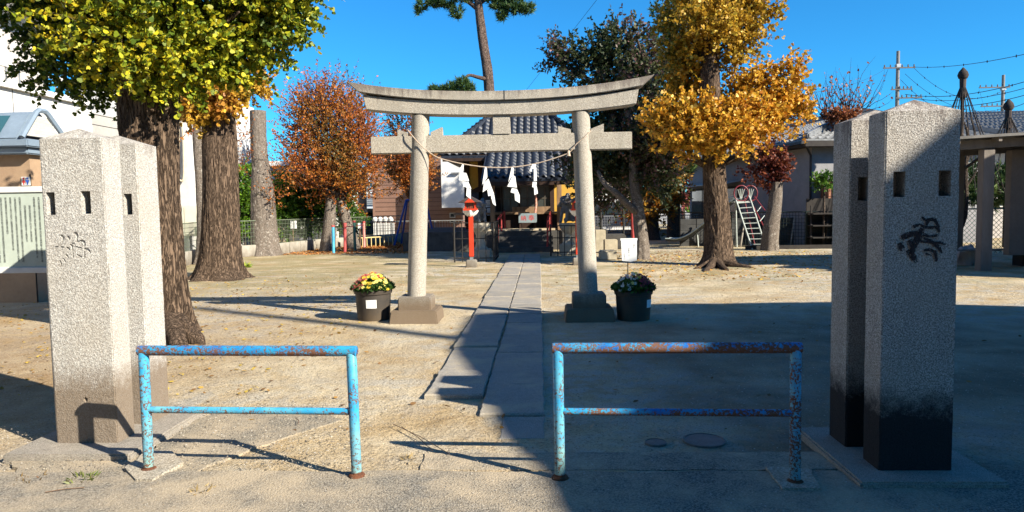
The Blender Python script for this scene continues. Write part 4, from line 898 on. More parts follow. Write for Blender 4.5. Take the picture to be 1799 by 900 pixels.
# guardian lion-dogs on pedestals
def komainu(p,zt,s,lab,face):
    t=thing('guardian_statue',lab,'statue',(p[0],p[1],0)); x,y=p
    KM=simple('weathered_statue_stone',(.20,.20,.20),(.10,.10,.11),.9,8,70,.5)
    PED=simple('statue_pedestal_stone',(.46,.42,.34),(.32,.28,.22),.9,5,60,.4)
    part('pedestal_base',MB().box((x,y,.16),(.62,.62,.34)),PED,t,bevel=.02)
    part('pedestal_shaft',MB().lathe((x,y,.3),[(.26,0),(.17,.12),(.12,.35),(.15,.45),(.20,.55),(.17,zt-.62),(.30,zt-.45),(.32,zt-.36),(.32,zt-.30)],8),PED,t,bevel=0,smooth=False)
    bm=bmesh.new(); me=bpy.data.meshes.new('lion_body'); z=zt
    V=[((0,.16,.10),.13),((0,.10,.24),.125),((0,-.02,.40),.12),((0,-.10,.52),.085),((0,-.17,.60),.115),((0,-.29,.575),.06),((.10,-.12,.34),.055),((.105,-.15,.17),.045),((.105,-.17,.02),.045),((.105,-.24,.0),.04),((-.10,-.12,.34),.055),((-.105,-.15,.17),.045),((-.105,-.17,.02),.045),((-.105,-.24,.0),.04),((.14,.12,.10),.085),((.15,-.02,.04),.05),((-.14,.12,.10),.085),((-.15,-.02,.04),.05),((0,.27,.25),.06),((0,.28,.45),.08),((0,.22,.55),.04),((.09,-.14,.70),.035),((-.09,-.14,.70),.035)]
    E=[(0,1),(1,2),(2,3),(3,4),(4,5),(2,6),(6,7),(7,8),(8,9),(2,10),(10,11),(11,12),(12,13),(0,14),(14,15),(0,16),(16,17),(0,18),(18,19),(19,20),(4,21),(4,22)]
    me.from_pydata([(q[0][0]*s,q[0][1]*s,q[0][2]*s) for q in V],E,[]); o=bpy.data.objects.new('lion_body',me); COL.objects.link(o)
    md=o.modifiers.new('s','SKIN')
    for i,q in enumerate(V): me.skin_vertices[0].data[i].radius=(q[1]*s,q[1]*s)
    me.skin_vertices[0].data[0].use_root=True; o.modifiers.new('u','SUBSURF').levels=1; evalmesh(o); o.data.materials.append(KM); o.parent=t; o.location=(0,0,z+.03); o.rotation_euler.z=face
    part('mane',MB().blob((x+math.sin(face)*.08*s,y-math.cos(face)*.08*s,z+.56*s),(.16*s,.15*s,.17*s),3,1.0,5),KM,t,smooth=True)
    return t
p=A(845,440,yl+2); komainu((p.x,p.y),A(845,392,p.y).z,.95,'left guardian lion dog statue on pedestal inside the iron railing',R(25))
p=A(999,440,yl+4.2); komainu((p.x,p.y),A(999,392,p.y).z,1.25,'right guardian lion dog statue half hidden by the right torii column',R(-50))
# red lantern posts
def lantern(u,v,lab):
    p=G(u,v); Y=p.y+.12; x=p.x; s_=Y/F; t=thing('lantern_post',lab,'lantern',(x,Y,0),'red lantern posts before the shrine')
    part('footing',MB().box((x,Y,.09),(.30,.30,.22),top=.92),CONC,t,bevel=.02)
    part('bracket',MB().box((x,Y,.25),(.09,.09,.16)),STEEL,t)
    z1=A(u,378,Y).z; part('post',MB().box((x,Y,(z1+.28)/2),(.125,.125,z1-.28)),VERM,t,bevel=.01)
    part('shelf',MB().lathe((x,Y,z1-.04),[(.08,0),(.16,.06),(.21,.13),(.21,.17)],4,True),WHITE,t); part('lamp_tray',MB().box((x,Y,z1+.15),(.36,.36,.05)),VERM,t)
    zb=z1+.18; h=A(u,360,Y).z-zb+.06
    for a in (-1,1):
        for b in (-1,1): part('lamp_frame',MB().bx(x+a*.13-.015,x+a*.13+.015,Y+b*.13-.015,Y+b*.13+.015,zb,zb+h),VERM,t)
    part('lamp_box',MB().bx(x-.12,x+.12,Y-.12,Y+.12,zb,zb+h),simple('green_lamp_glass',(.03,.07,.05),(.05,.10,.07),.3),t)
    for k in range(5): part('lamp_bar',MB().bx(x-.1+k*.05-.006,x-.1+k*.05+.006,Y-.128,Y-.121,zb,zb+h),VERM,t)
    mb=MB(); ap=(x,Y,zb+h+.16); q=[(x-.30,Y-.22,zb+h-.02),(x+.30,Y-.22,zb+h-.02),(x+.30,Y+.22,zb+h-.02),(x-.30,Y+.22,zb+h-.02)]
    mb.prism([(x-.32,Y-.22,zb+h+.0),(x+.32,Y-.22,zb+h+.0),(x+.02,Y-.22,zb+h+.17),(x-.02,Y-.22,zb+h+.17)],(0,.44,0)); part('lamp_roof',mb,simple('dark_metal_roof',(.09,.07,.065),(.05,.045,.045),.5),t,bevel=.01)
    part('lamp_gable',MB().prism([(x-.14,Y-.235,zb+h),(x+.14,Y-.235,zb+h),(x,Y-.235,zb+h+.13)],(0,.02,0)),VERM,t)
    return t
lantern(828,470,'red lantern post left of the path, before the left iron railing'); lantern(1016,466,'red lantern post right of the path, partly behind the right torii column')

# ------------------------------------------------------------------ flower pots and the small sign
def pot(u,v,ur,vt,lab,pal,side,lab_off):
    p=G(u,v); r=RD(ur,p.y); Y=p.y+r*.95; x=A(u,v,Y).x; z=A(u,vt,Y).z; t=thing('flower_pot',lab,'flower pot',(x,Y,0),'large black flower pots beside the torii'); 
    part('pot_body',MB().lathe((x,Y,-.02),[(r*.86,0),(r*.9,.1),(r*.97,z-.06),(r*1.03,z-.055),(r*1.06,z-.01),(r*1.02,z),(r*.95,z),(r*.93,z-.05)],40),POTM,t,smooth=True)
    part('soil',MB().lathe((x,Y,z-.09),[(r*.92,0),(r*.93,.03)],24),simple('soil',(.05,.035,.022),(.03,.02,.015)),t)
    # label wrapped on the curved wall
    a0=math.radians(lab_off); mb=MB(); w=.30
    for i in range(6):
        q0=a0-w+2*w*i/6*1; q1=a0-w+2*w*(i+1)/6
        def P(q,zz): rr=r*(.9+.07*zz/z)+.004; return (x+rr*math.sin(q),Y-rr*math.cos(q),zz)
        mb.quad(P(q0,z*.42),P(q1,z*.42),P(q1,z*.68),P(q0,z*.68))
    part('pot_label',mb,PAPER,t)
    # leaves and daisies: a low dome
    n=2200; th=rng.uniform(0,2*np.pi,n); rr=np.sqrt(rng.uniform(0,1,n))*r*1.12; hz=z-.02+(1-(rr/(r*1.2))**2)*.17*rng.uniform(.3,1,n)
    P_=np.stack([x+rr*np.cos(th),Y+rr*np.sin(th),hz],1); D_=np.stack([np.cos(th)*.6,np.sin(th)*.6,np.ones(n)*.5],1)
    leaves('leaves',P_,D_,.055,OVAL,[(.03,.07,.015),(.05,.11,.02),(.09,.16,.03),(.14,.20,.05)],LEAF,t)
    for (cen,cols,sx,cnt) in pal:
        mbs=[];cl_=[]
        V=[];Cc=[];idx=0;I=[]
        for k in range(cnt):
            a=rng.uniform(0,2*np.pi); q=math.sqrt(rng.uniform(0,1))*r*1.05
            px=x+sx[0]*r+q*math.cos(a)*sx[2]; py=Y-.03+q*math.sin(a)*.9-sx[1]*r; dd=math.hypot(px-x,py-Y)/(r*1.15)
            if dd>1.05: continue
            pz=z-.0+(1-dd**2)*.19+rng.uniform(-.01,.04); nrm=Vector((px-x,py-Y-.25,.35+rng.uniform(0,.3))).normalized(); u_=nrm.cross(Vector((0,0,1))).normalized(); w_=nrm.cross(u_); col=cols[rng.integers(len(cols))]; s_=rng.uniform(.022,.031)*cen
            for m_ in range(8):
                an=2*math.pi*m_/8; d=u_*math.cos(an)+w_*math.sin(an); e=nrm.cross(d); o_=Vector((px,py,pz))
                V+= [o_,o_+d*s_*.6+e*s_*.22,o_+d*s_+nrm*s_*.15,o_+d*s_*.6-e*s_*.22]; Cc+= [col]*4
            for m_ in range(2):
                o_=Vector((px,py,pz))+nrm*.004; V+= [o_+(u_*math.cos(q_)+w_*math.sin(q_))*s_*.25 for q_ in (0,1.57,3.14,4.71)]; Cc+= [(.55,.42,.05) if cen>=1 else col]*4
        fast_mesh('blossoms',np.array([[*q] for q in V]),np.arange(len(V)),4,PETAL,t,np.array(Cc))
    return (x,Y,z)
YEL=[(.80,.66,.06),(.85,.76,.22),(.80,.55,.05)]; PNK=[(.55,.09,.08),(.62,.17,.14),(.45,.06,.07),(.75,.30,.2)]; WHT=[(.8,.8,.74),(.75,.78,.7)]; DRK=[(.16,.015,.03),(.25,.03,.05),(.35,.05,.06)]
pot(657,566,33,506,'black pot of yellow and pink daisies left of the torii',[(1.15,YEL,(.22,.25,.75),62),(.8,PNK,(-.62,.2,.42),130),(.75,PNK+YEL,(.35,-.5,.5),70)],0,6)
xx,yy,zz=pot(1113,566,33,507,'shaded black pot of white daisies and dark red flowers right of the torii',[(1.1,WHT,(-.35,.3,.55),34),(.8,DRK,(.62,.15,.42),130),(1.0,YEL,(.1,.35,.3),10),(.75,DRK+PNK,(0,-.4,.9),60)],0,58)
Y=yy+.05; t=thing('plant_sign','white handwritten plastic sign on a thin stake behind the right flower pot','sign',(xx-.05,Y,0)); a=A(1090,419,Y);b=A(1120,460,Y)
part('stake',MB().tube([(A(1103,500,Y).x,Y+.008,.2),(A(1103,455,Y).x,Y+.008,b.z+.05)],.007,6),BLACKM,t)
part('sign_plate',MB().prism([(a.x,Y,a.z),(b.x,Y,a.z),(b.x,Y,a.z-.03),(b.x-.008,Y,a.z-.03),(b.x-.008,Y,b.z+.02),((a.x+b.x)/2+.03,Y,b.z),(a.x+.02,Y,b.z+.015),(a.x+.008,Y,a.z-.03),(a.x,Y,a.z-.03)],(0,.004,0)),PAPER,t)
for (u,v,s_,txt) in ((1114,433,.030,'花に'),(1105,444,.030,'水をやって'),(1097,450,.030,'ください')):
    q=A(u,v,Y); text('lettering','\n'.join(txt),s_*.9,(q.x,Y,q.z),(1,0,0),(0,0,1),INK,t,.003,.95)

# ------------------------------------------------------------------ notice board and rest room, far left
Y=6.0; a=A(-70,325,Y); b=A(76,482,Y); t=thing('notice_board','pale green notice board with columns of black text left of the gateposts','notice board',((a.x+b.x)/2,Y,0))
zt_=A(40,328,Y).z; zb_=A(40,480,Y).z; x1=A(83,400,Y).x; x0=x1-1.5
part('panel',MB().bx(x0+.02,x1-.01,Y,Y+.03,zb_+.05,zt_-.05),simple('pale_green_panel',(.50,.56,.49),(.44,.50,.44),.35,1.5,40,.03),t)
part('frame_rail',MB().bx(x0,x1,Y-.012,Y+.04,zt_-.052,zt_),WHITE,t,bevel=.004); part('frame_rail',MB().bx(x0,x1,Y-.012,Y+.04,zb_,zb_+.05),WHITE,t,bevel=.004)
for x in (x0+.06,x1-.03): part('leg',MB().bx(x-.03,x+.03,Y+.04,Y+.08,-.05,zt_-.02),STEEL,t)
kan='神社由緒沿革当社祭神創建年代不詳古来鎮守産土氏子崇敬篤明治四十年合祀拝殿再建昭和大正村社境内銀杏樹齢奉祀例祭月日春秋の大祭には参道石鳥居建立寄付者氏名左如し之を記念後世伝平成吉総代会'
random.seed(5); c=0; nc=17
for i in range(nc):
    x=x1-.06-i*.042; nchar=random.choice((26,30,32,32,32,22)); 
    if i in (2,3,7): nchar=18
    s_='\n'.join(random.choice(kan) for _ in range(nchar)); top_=zt_-.09 if i not in(2,3) else zt_-.16
    me=textmesh(s_,.0205,space=.86); me2=me
    zs_=[v.co.y for v in me.vertices]; M4=Matrix(((1,0,0,x),(0,0,-1,Y-.002),(0,1,0,top_-max(zs_)),(0,0,0,1))); me.transform(Matrix.Translation(-Vector(t.location))@M4); me.materials.clear(); me.materials.append(INK); link_mesh('text_column',me,t)

TANW=simple('tan_tiled_wall',(.36,.25,.16),(.30,.20,.13),.8,1.5,60,.2); BLG=simple('blue_grey_metal',(.20,.26,.33),(.16,.21,.27),.4,2,50,.05); TEAL=glassmat('teal_roof_glass',(.035,.10,.12),.12); DG=simple('dark_louvre_gap',(.02,.02,.022),(.01,.01,.01))
Y0=12.6; xr=A(53,300,Y0).x; RRm=thing('rest_room','tan walled public toilet with blue grey roof behind the notice board','toilet building',(xr-3,Y0+1.5,0)); ez_=A(50,272,Y0).z
part('wall',MB().bx(xr-7,xr,Y0,Y0+.85,-.1,ez_),TANW,RRm)
for i in range(9): part('wall_joint',MB().bx(xr-.02-.75*i,xr-.75*i,Y0-.004,Y0+.01,0,ez_-.35),DG,RRm)
part('band',MB().bx(xr-7.2,xr+.12,Y0-.2,Y0+.95,ez_,ez_+.12),BLG,RRm,bevel=.02); part('fascia',MB().bx(xr-7.3,xr+.2,Y0-.3,Y0+1.02,ez_+.12,ez_+.26),BLG,RRm,bevel=.02)
zr=A(76,199,Y0+.4).z; xe=A(40,268,Y0-.3).x
yc=Y0+.30
part('roof',MB().prism([(xe-.1,Y0-.3,ez_+.26),(xe-.1,Y0+.10,zr-.05),(xe-.1,Y0+.18,zr),(xe-.1,Y0+.34,zr),(xe-.1,Y0+.42,zr-.05),(xe-.1,Y0+.95,ez_+.26)],(-7.5,0,0)),BLG,RRm,bevel=.02)
def rp_(x,k,off=.01):  # point on the front slope
    y=Y0-.3+.40*k; z=ez_+.26+(zr-.05-ez_-.26)*k; return (x,y-off*.7,z+off)
part('skylight',MB().add([rp_(xe-7,.10),rp_(xe-.45,.10),rp_(xe-.45,.92),rp_(xe-7,.92)],[(0,1,2,3)]),TEAL,RRm)
part('roof_rim',MB().tube([(xe,Y0-.3,ez_+.28),(xe,Y0+.10,zr-.03),(xe,Y0+.18,zr+.02),(xe,Y0+.34,zr+.02),(xe,Y0+.42,zr-.03),(xe,Y0+.95,ez_+.28)],.05,6),BLG,RRm)
for i in range(7):
    z=ez_+.36+i*(zr-ez_-.42)/7; kk=(z-ez_-.26)/(zr-ez_-.3); part('louvre',MB().box((xe-.06,yc,z),(.06,.85*(1-kk)*.9+.25,.055),M=None),simple('pale_louvre',(.50,.48,.44),(.42,.40,.37)) if i==0 else bpy.data.materials['pale_louvre'],RRm)
part('louvre_back',MB().prism([(xe-.11,Y0-.2,ez_+.27),(xe-.11,Y0+.15,zr-.08),(xe-.11,Y0+.38,zr-.08),(xe-.11,Y0+.85,ez_+.27)],(.02,0,0)),DG,RRm)
a=A(38,311,Y0-.02);b=A(53,326,Y0-.02); sg=thing('toilet_sign','small white toilet sign with a red and a blue figure on the tan wall','sign',(a.x,Y0-.02,b.z))
part('sign_plate',MB().bx(a.x,b.x,Y0-.03,Y0-.006,b.z,a.z),WHITE,sg)
for k,cm in ((.27,REDINK),(.73,simple('blue_ink',(.03,.12,.55),(.03,.12,.5)))):
    cx=a.x+(b.x-a.x)*k; mb=MB(); hh=a.z-b.z; mb.lathe((0,0,0),[(.0,0)],3) if 0 else None
    mb.prism([(cx+.020*math.cos(q*.785),Y0-.032,a.z-hh*.2+.020*math.sin(q*.785)) for q in range(8)],(0,.002,0)); s_=.035 if k<.5 else .018; s2=.018 if k<.5 else .035
    mb.prism([(cx-s2,Y0-.032,a.z-hh*.36),(cx+s2,Y0-.032,a.z-hh*.36),(cx+s_,Y0-.032,b.z+hh*.32),(cx-s_,Y0-.032,b.z+hh*.32)],(0,.002,0)); mb.bx(cx-.012,cx+.012,Y0-.032,Y0-.03,b.z+hh*.08,b.z+hh*.34)
    part('figure',mb,cm,sg)
part('divider',MB().bx((a.x+b.x)/2-.003,(a.x+b.x)/2+.003,Y0-.032,Y0-.03,b.z+.02,a.z-.02),INK,sg)

# ------------------------------------------------------------------ houses outside the frame whose shade falls on the entrance
NV=Vector((-SUN_AZ.y,SUN_AZ.x,0)); 
def SP(w,a,z=0): return SUN_AZ*a+NV*w+Vector((0,0,z))
def wa(u,v): p=G(u,v); return (p.dot(NV),p.dot(SUN_AZ))
AW=8.5; prof=[(1.9,None)]
pts=[wa(*q) for q in ((970,900),(938,825),(874,761),(832,676),(791,615),(822,556),(950,550),(1130,535),(1460,530))]
top=[(w,(AW-a)*math.tan(SUN_EL)) for w,a in pts]
apex=top[5]; l0=top[0]; r0=top[-1]
OFFW=simple('brown_render_wall',(.22,.18,.14),(.17,.14,.11),.85,2,60,.2)
t=thing('house','brown two storey house across the lane, outside the picture on the right','house',SP(8,AW))
Ls=(apex[1]-l0[1])/(apex[0]-l0[0]); wl=l0[0]-1.6; zl=l0[1]-1.6*Ls; wr=13.05; zr_=4.4
gab=[(wl+.5,0),(wl+.5,zl),(apex[0],apex[1]-.35),(wr-.35,zr_),(wr-.35,0)]
part('wall',MB().prism([SP(w,AW,z) for w,z in gab],SUN_AZ*8),OFFW,t)
rf=[(wl,zl)]+top[:6]+top[6:]+[(wr,(AW-wa(1799,540)[1])*math.tan(SUN_EL))]
part('roof',MB().prism([SP(w,AW-.02,z) for w,z in rf]+[SP(w,AW-.02,z-.14) for w,z in rf[::-1]],SUN_AZ*8.1),TILEG,t)
for (w,z) in ((5,2.2),(7.5,2.2),(10.5,2.2),(6.5,5),(9.5,5)): f=part('window',MB().prism([SP(w-.8,AW-.04,z-.6),SP(w+.8,AW-.04,z-.6),SP(w+.8,AW-.04,z+.6),SP(w-.8,AW-.04,z+.6)],-SUN_AZ*.03),STEEL,t); part('pane',MB().prism([SP(w-.72,AW-.08,z-.52),SP(w+.72,AW-.08,z-.52),SP(w+.72,AW-.08,z+.52),SP(w-.72,AW-.08,z+.52)],-SUN_AZ*.01),GL,f)
# added unseen houses behind the viewer, blocking low sky to darken the entrance shade
for k,(x0,x1,y0,h,lab) in enumerate(((-20,-11,-6.5,9,'unseen brown house added behind the viewer at the far left to block sky'),(-10.3,-4.9,-7.6,9.5,'unseen grey block of flats added directly behind the viewer to block sky'),(-2.2,3.6,-6.5,8.2,'unseen dark timber house added behind the viewer to the right to block sky'))):
    t2=thing('house',lab,'house',((x0+x1)/2,y0-4,0)); part('wall',MB().bx(x0,x1,y0-8,y0,-.1,h),simple('sky_block_wall_%d'%k,((.2,.15,.11),(.3,.29,.27),(.14,.10,.08))[k]),t2)
    part('roof',MB().prism([(x0-.5,y0+.5,h),(x0-.5,y0-4,h+2),(x0-.5,y0-8.5,h)],(x1-x0+1,0,0)),TILEG,t2)
    for q in range(3):
        for zz0 in (1,4.2): f=part('window',MB().bx(x0+.8+q*2.1,x0+2.2+q*2.1,y0-.02,y0+.04,zz0,zz0+1.3),STEEL,t2); part('pane',MB().bx(x0+.87+q*2.1,x0+2.13+q*2.1,y0+.045,y0+.055,zz0+.07,zz0+1.23),GL,f)
# neighbour's store beside the open shed, outside the picture: shades the shed
t2=thing('store_building','grey store building beside the open shed, outside the picture','building',SP(22,5)); prof2=[(17.75,0),(17.75,(5-wa(1425,486)[1])*math.tan(SUN_EL)),(18.25,(5-wa(1420,486)[1])*math.tan(SUN_EL)),(18.25,5.95),(20.0,5.7),(20.0,5.3),(27,5.3),(27,0)]
part('wall',MB().prism([SP(w,5,z) for w,z in prof2],SUN_AZ*5),OFFW,t2); part('roof',MB().prism([SP(18.3,5.05,5.0),SP(27.05,5.05,5.0),SP(27.05,5.05,5.2),SP(18.3,5.05,5.2)],SUN_AZ*4.9),TILEG,t2)
# unseen evergreen canopy, added overhead to block sky and deepen the foreground shade
t2=thing('sky_blocker_tree','unseen broad evergreen added behind and above the viewer to block the sky','tree',(-4.2,-4.0,0))
part('trunk',MB().tube([(-4.2,-4,-.1),(-4,-3.8,3),(-3.2,-3,6),(-2.4,-2,8)],[.45,.36,.3,.2],14),BARKD,t2,smooth=True)
for q in ((1,.5,7.6),(-4,1,7.4),(-1,-4,8),(-5,-3,8)): part('branch',MB().tube([(-3.6,-3.4,4.6),((-3.6+q[0])/2,(-3.4+q[1])/2,6.6),q],[.2,.13,.05],8),BARKD,t2,smooth=True)
crown(t2,[((-2.6,-1.6,8.0),(4.0,3.6,1.2),1500),((-.4,-1.8,7.8),(2.0,2.4,.9),600),((-4,.6,7.6),(2.6,2.2,.9),600)],OVAL,.30,3,DARKGR,LEAF,BARKD,shoot=.7,up=.1,twr=.01)
# pole that throws the long thin shadow across the yard
w1,a1=wa(345,541); w2,a2=wa(765,594)
t=thing('utility_pole','concrete utility pole outside the picture behind the brown gabled house','utility pole',SP(w1,17)); part('pole',MB().tube([SP(w1,17),SP(w1,17,(17-a1)*math.tan(SUN_EL))],[.17,.12],14),CONC,t,smooth=True)

# ------------------------------------------------------------------ grey house on the right
GREYW=simple('grey_stucco',(.27,.27,.28),(.21,.21,.22),.85,1.5,70,.3); DKW=simple('dark_timber',(.04,.035,.03),(.025,.02,.02),.8,6,40,.2); GUT=simple('dark_gutter',(.03,.03,.035),(.02,.02,.02),.5)
P1=A(1425,400,26.5); P2=A(1212,400,38.5); P1.z=P2.z=0; ax=(P1-P2).normalized(); nx_=Vector((-ax.y,ax.x,0)); nx_=nx_ if nx_.x<0 else -nx_   # outward normal of the long wall
zE=A(1425,247,26.5).z; zRd=A(1448,203,29).z
P3=P1-nx_*5.0; t=thing('grey_house','grey plastered house with tiled roof behind the slide','house',((P1.x+P2.x)/2-nx_.x*2.5,(P1.y+P2.y)/2,0))
part('wall',MB().prism([P1+Z*-.1,P2+Z*-.1,P2-nx_*7+Z*-.1,P1-nx_*7+Z*-.1],(0,0,zE+.05)),GREYW,t)
e1=P1+nx_*.6+ax*.6;e2=P2+nx_*.6-ax*.6;e3=P2-nx_*7.6-ax*.6;e4=P1-nx_*7.6+ax*.6; m1=(e1+e4)/2-ax*3.2;m2=(e2+e3)/2+ax*3.2
def zz(p,z): return Vector((p.x,p.y,z))
def roofface(pts,n,parent):   # tiled roof face with raised tile rows as joined geometry
    a,b,c,d=pts; mb=MB().prism([a,b,c,d],(0,0,-.08)); o=part('roof_plane',mb,TILEG,parent)
    rows=MB(); L=(b-a).length; m=int(L/.30)
    for i in range(m):
        s=(i+.5)/m; p=a.lerp(b,s); q=d.lerp(c,s); nr=(b-a).cross(d-a).normalized(); nr=nr if nr.z>0 else -nr
        K=max(1,int((q-p).length/.33))
        for k in range(K):
            u0=p.lerp(q,k/K);u1=p.lerp(q,(k+1)/K); w_=(b-a).normalized()*.085
            rows.add([u0-w_+nr*.01,u0+nr*.085,u0+w_+nr*.01,u1-w_+nr*.005,u1+nr*.045,u1+w_+nr*.005],[(0,1,4,3),(1,2,5,4),(0,2,1)])
    part('roof_tiles',rows,TILEG,parent,kind='stuff')
roofface([zz(e2,zE),zz(e1,zE),zz(m1,zE+1.35),zz(m2,zE+1.35)],0,t)
roofface([zz(e1,zE),zz(e4,zE),zz(m1,zE+1.35)+Vector((.01,0,0)),zz(m1,zE+1.35)],0,t)
part('roof_back',MB().prism([zz(e4,zE),zz(e3,zE),zz(m2,zE+1.35),zz(m1,zE+1.35)],(0,0,-.08)),TILEG,t); part('roof_back',MB().prism([zz(e3,zE),zz(e2,zE),zz(m2,zE+1.35)],(0,0,-.08)),TILEG,t)
for a,b in ((e1,m1),(m1,m2),(e4,m1),(e2,m2)):
    part('roof_ridge',MB().beam(zz(a,zE+.1 if a in(e1,e4,e2) else zE+1.45),zz(b,zE+1.45),.24,.2),TILEG,t,bevel=.04)
part('fascia',MB().beam(zz(e1,zE-.16),zz(e2,zE-.16),.05,.2),DKW,t); part('fascia',MB().beam(zz(e1,zE-.16),zz(e4,zE-.16),.05,.2),DKW,t)
part('soffit',MB().prism([zz(e1,zE-.2),zz(e2,zE-.2),zz(e3,zE-.2),zz(e4,zE-.2)],(0,0,-.04)),DKW,t)
part('gutter',MB().beam(zz(e1,zE-.12)+nx_*.08,zz(e2,zE-.12)+nx_*.08,.12,.1),GUT,t)
dp=P1+nx_*.05; part('downpipe',MB().tube([zz(e1,zE-.15),zz(P1+nx_*.06+ax*.02,zE-.55),zz(P1+nx_*.06+ax*.02,.3)],.045,8),GUT,t,smooth=True)
# window bay with canopy
def onw(s,z,off=0): return P2.lerp(P1,s)+nx_*off+Z*z
s0,s1=.02,.53
part('canopy',MB().prism([onw(s0-.03,2.62,.02),onw(s1,2.62,.02),onw(s1,2.50,.75),onw(s0-.03,2.50,.75)],(0,0,.05)),simple('pale_canopy',(.5,.5,.5),(.4,.4,.4)),t)
f=part('window_frame',MB().prism([onw(s0+.02,.8,.03),onw(s1-.02,.8,.03),onw(s1-.02,2.4,.03),onw(s0+.02,2.4,.03)],nx_*.06),DKW,t)
for (a,b) in ((.05,.16),(.17,.28),(.30,.40),(.41,.50)): part('pane',MB().prism([onw(a,.9,.10),onw(b,.9,.10),onw(b,2.3,.10),onw(a,2.3,.10)],nx_*.01),GL2 if a>.4 else GL,f)
# box window with orange blind on the sunny face
q=P1-nx_*.35+ax*.02; r_=simple('orange_brick_panel',(.42,.19,.11),(.34,.15,.09),.8,3,60,.2)
part('brick_panel',MB().prism([q+Z*1.0,q-nx_*2.3+Z*1.0,q-nx_*2.3+Z*2.35,q+Z*2.35],ax*.5),r_,t,bevel=0)
mb=MB()
for k in range(7): zk=1.05+k*.19; mb.prism([q+Z*zk+ax*.5,q-nx_*2.3+Z*zk+ax*.5,q-nx_*2.3+Z*(zk+.02)+ax*.5,q+Z*(zk+.02)+ax*.5],ax*.004)
part('panel_joints',mb,DKW,t); part('panel_cap',MB().prism([q+Z*2.35+nx_*.04,q-nx_*2.35+Z*2.35,q-nx_*2.35+Z*2.42,q+Z*2.42+nx_*.04],ax*.55),DKW,t)
sh=thing('small_shrub','little green shrub before the orange panel of the grey house','shrub',(q.x+.5,q.y-1.2,0)); crown(sh,[C(1448,320,q.y-1.0,14,14,50)],OVAL,.10,4,HEDGE,LEAF,BARKD,shoot=.3,up=.3); part('stem',MB().tube([(A(1448,330,q.y-1.0).x,q.y-1.0,0),A(1448,322,q.y-1.0)],.04,6),BARKD,sh)

# dark net fence in front of the grey house, with leaning stays
DKG=simple('dark_green_net_frame',(.02,.035,.03),(.015,.02,.02),.6)
def netmat(name,col,dens,wire=.12,op=1.0):
    s=NT(name); tc=s.coord('Object',rnd=False); x,y,z=s.xyz(tc)
    h=s.math('ADD',x,y)
    a=s.math('ABSOLUTE',s.math('SUBTRACT',s.math('FRACT',s.math('MULTIPLY',s.math('ADD',h,z),dens)),.5)); b=s.math('ABSOLUTE',s.math('SUBTRACT',s.math('FRACT',s.math('MULTIPLY',s.math('SUBTRACT',h,z),dens)),.5))
    return s,a,b
def wiremesh(a,b,z0,z1,dx,dz,r,diag=False):
    """welded wire panel: real thin bars"""
    mb=MB(); a=Vector(a);b=Vector(b); L=(b-a).length; n=int(L/dx)
    if not diag:
        for i in range(n+1): p=a.lerp(b,i/n); mb.tube([p+Z*z0,p+Z*z1],r,3,False)
        k=int((z1-z0)/dz)
        for j in range(k+1): zz_=z0+(z1-z0)*j/k; mb.tube([a+Z*zz_,b+Z*zz_],r,3,False)
    else:
        h=z1-z0; m=int((L+h)/dx)
        for i in range(m):
            s=i*dx
            for sg in (1,-1):
                t0=max(0,s-L);t1=min(h,s)
                if t1<=t0: continue
                p=a.lerp(b,(s-t0)/L if sg>0 else 1-(s-t0)/L)+Z*(z0+t0); q=a.lerp(b,(s-t1)/L if sg>0 else 1-(s-t1)/L)+Z*(z0+t1); mb.tube([p,q],r,3,False)
    return mb
def fence(lab,pts,z0,z1,dx,dz,r,mat,post=.025,diag=False,cat='fence',name='wire_fence',pstep=2.0,toprail=True):
    pts=[Vector((p[0],p[1],0)) for p in pts]; t=thing(name,lab,cat,pts[0])
    for a,b in zip(pts[:-1],pts[1:]):
        part('wire_panel',wiremesh(a,b,z0,z1,dx,dz,r,diag),mat,t,kind='stuff'); n=max(1,int((b-a).length/pstep))
        for i in range(n+1): p=a.lerp(b,i/n); part('post',MB().tube([p+Z*min(0,z0),p+Z*(z1+.03)],post,6),mat,t)
        if toprail: part('top_bar',MB().tube([a+Z*z1,b+Z*z1],post*.8,6),mat,t)
    return t
fa=G(1205,428);fb=G(1290,435);fc=G(1480,437); ph=A(1290,374,fb.y).z
t=fence('dark green net fence in shade before the grey house, behind the slide',[(fa.x,fa.y+1.2),(fb.x,fb.y+.4),(fc.x+1.5,fc.y)],.02,ph,.10,.12,.008,DKG,.03)
part('ground_board',MB().bx(fb.x,fc.x+1.5,fc.y+.05,fc.y+.12,-.05,.14),DKW,t)
for u in (1392,1305): a=G(u-6,434); b=A(u+4,380,fb.y+.3); part('stay',MB().tube([a+Vector((0,-.15,0)),b],.03,6),CONC,t)
# dark block wall behind the net
t=thing('block_wall','low dark concrete block wall behind the net fence of the grey house','wall',(fb.x,fb.y+1,0)); WD=simple('dark_block',(.075,.075,.072),(.04,.04,.04),.9,2,40,.4)
for i in range(12):
    for j in range(5): part('block',MB().bx(fa.x-.6+i*.62,fa.x-.01+i*.62,fb.y+1.25,fb.y+1.4,j*.22-.05+.004,j*.22+.165),WD,t) if True else 0
# dark storage heap under the orange panel
t=thing('planter_shelf','dark cluttered garden shelf under the orange panel of the grey house','shelf',(A(1445,400,26).x,26,0)); a=A(1418,352,25.9);b=A(1478,420,25.9)
for k in range(3): part('shelf_board',MB().bx(a.x,b.x+1,25.3,25.9,.35+k*.42,.39+k*.42),DKW,t)
for x in (a.x+.05,(a.x+b.x)/2,b.x): part('upright',MB().bx(x-.03,x+.03,25.6,25.66,-.05,1.5),DKW,t)
part('back_panel',MB().bx(a.x,b.x+1,25.95,26,.0,1.75),DKW,t)

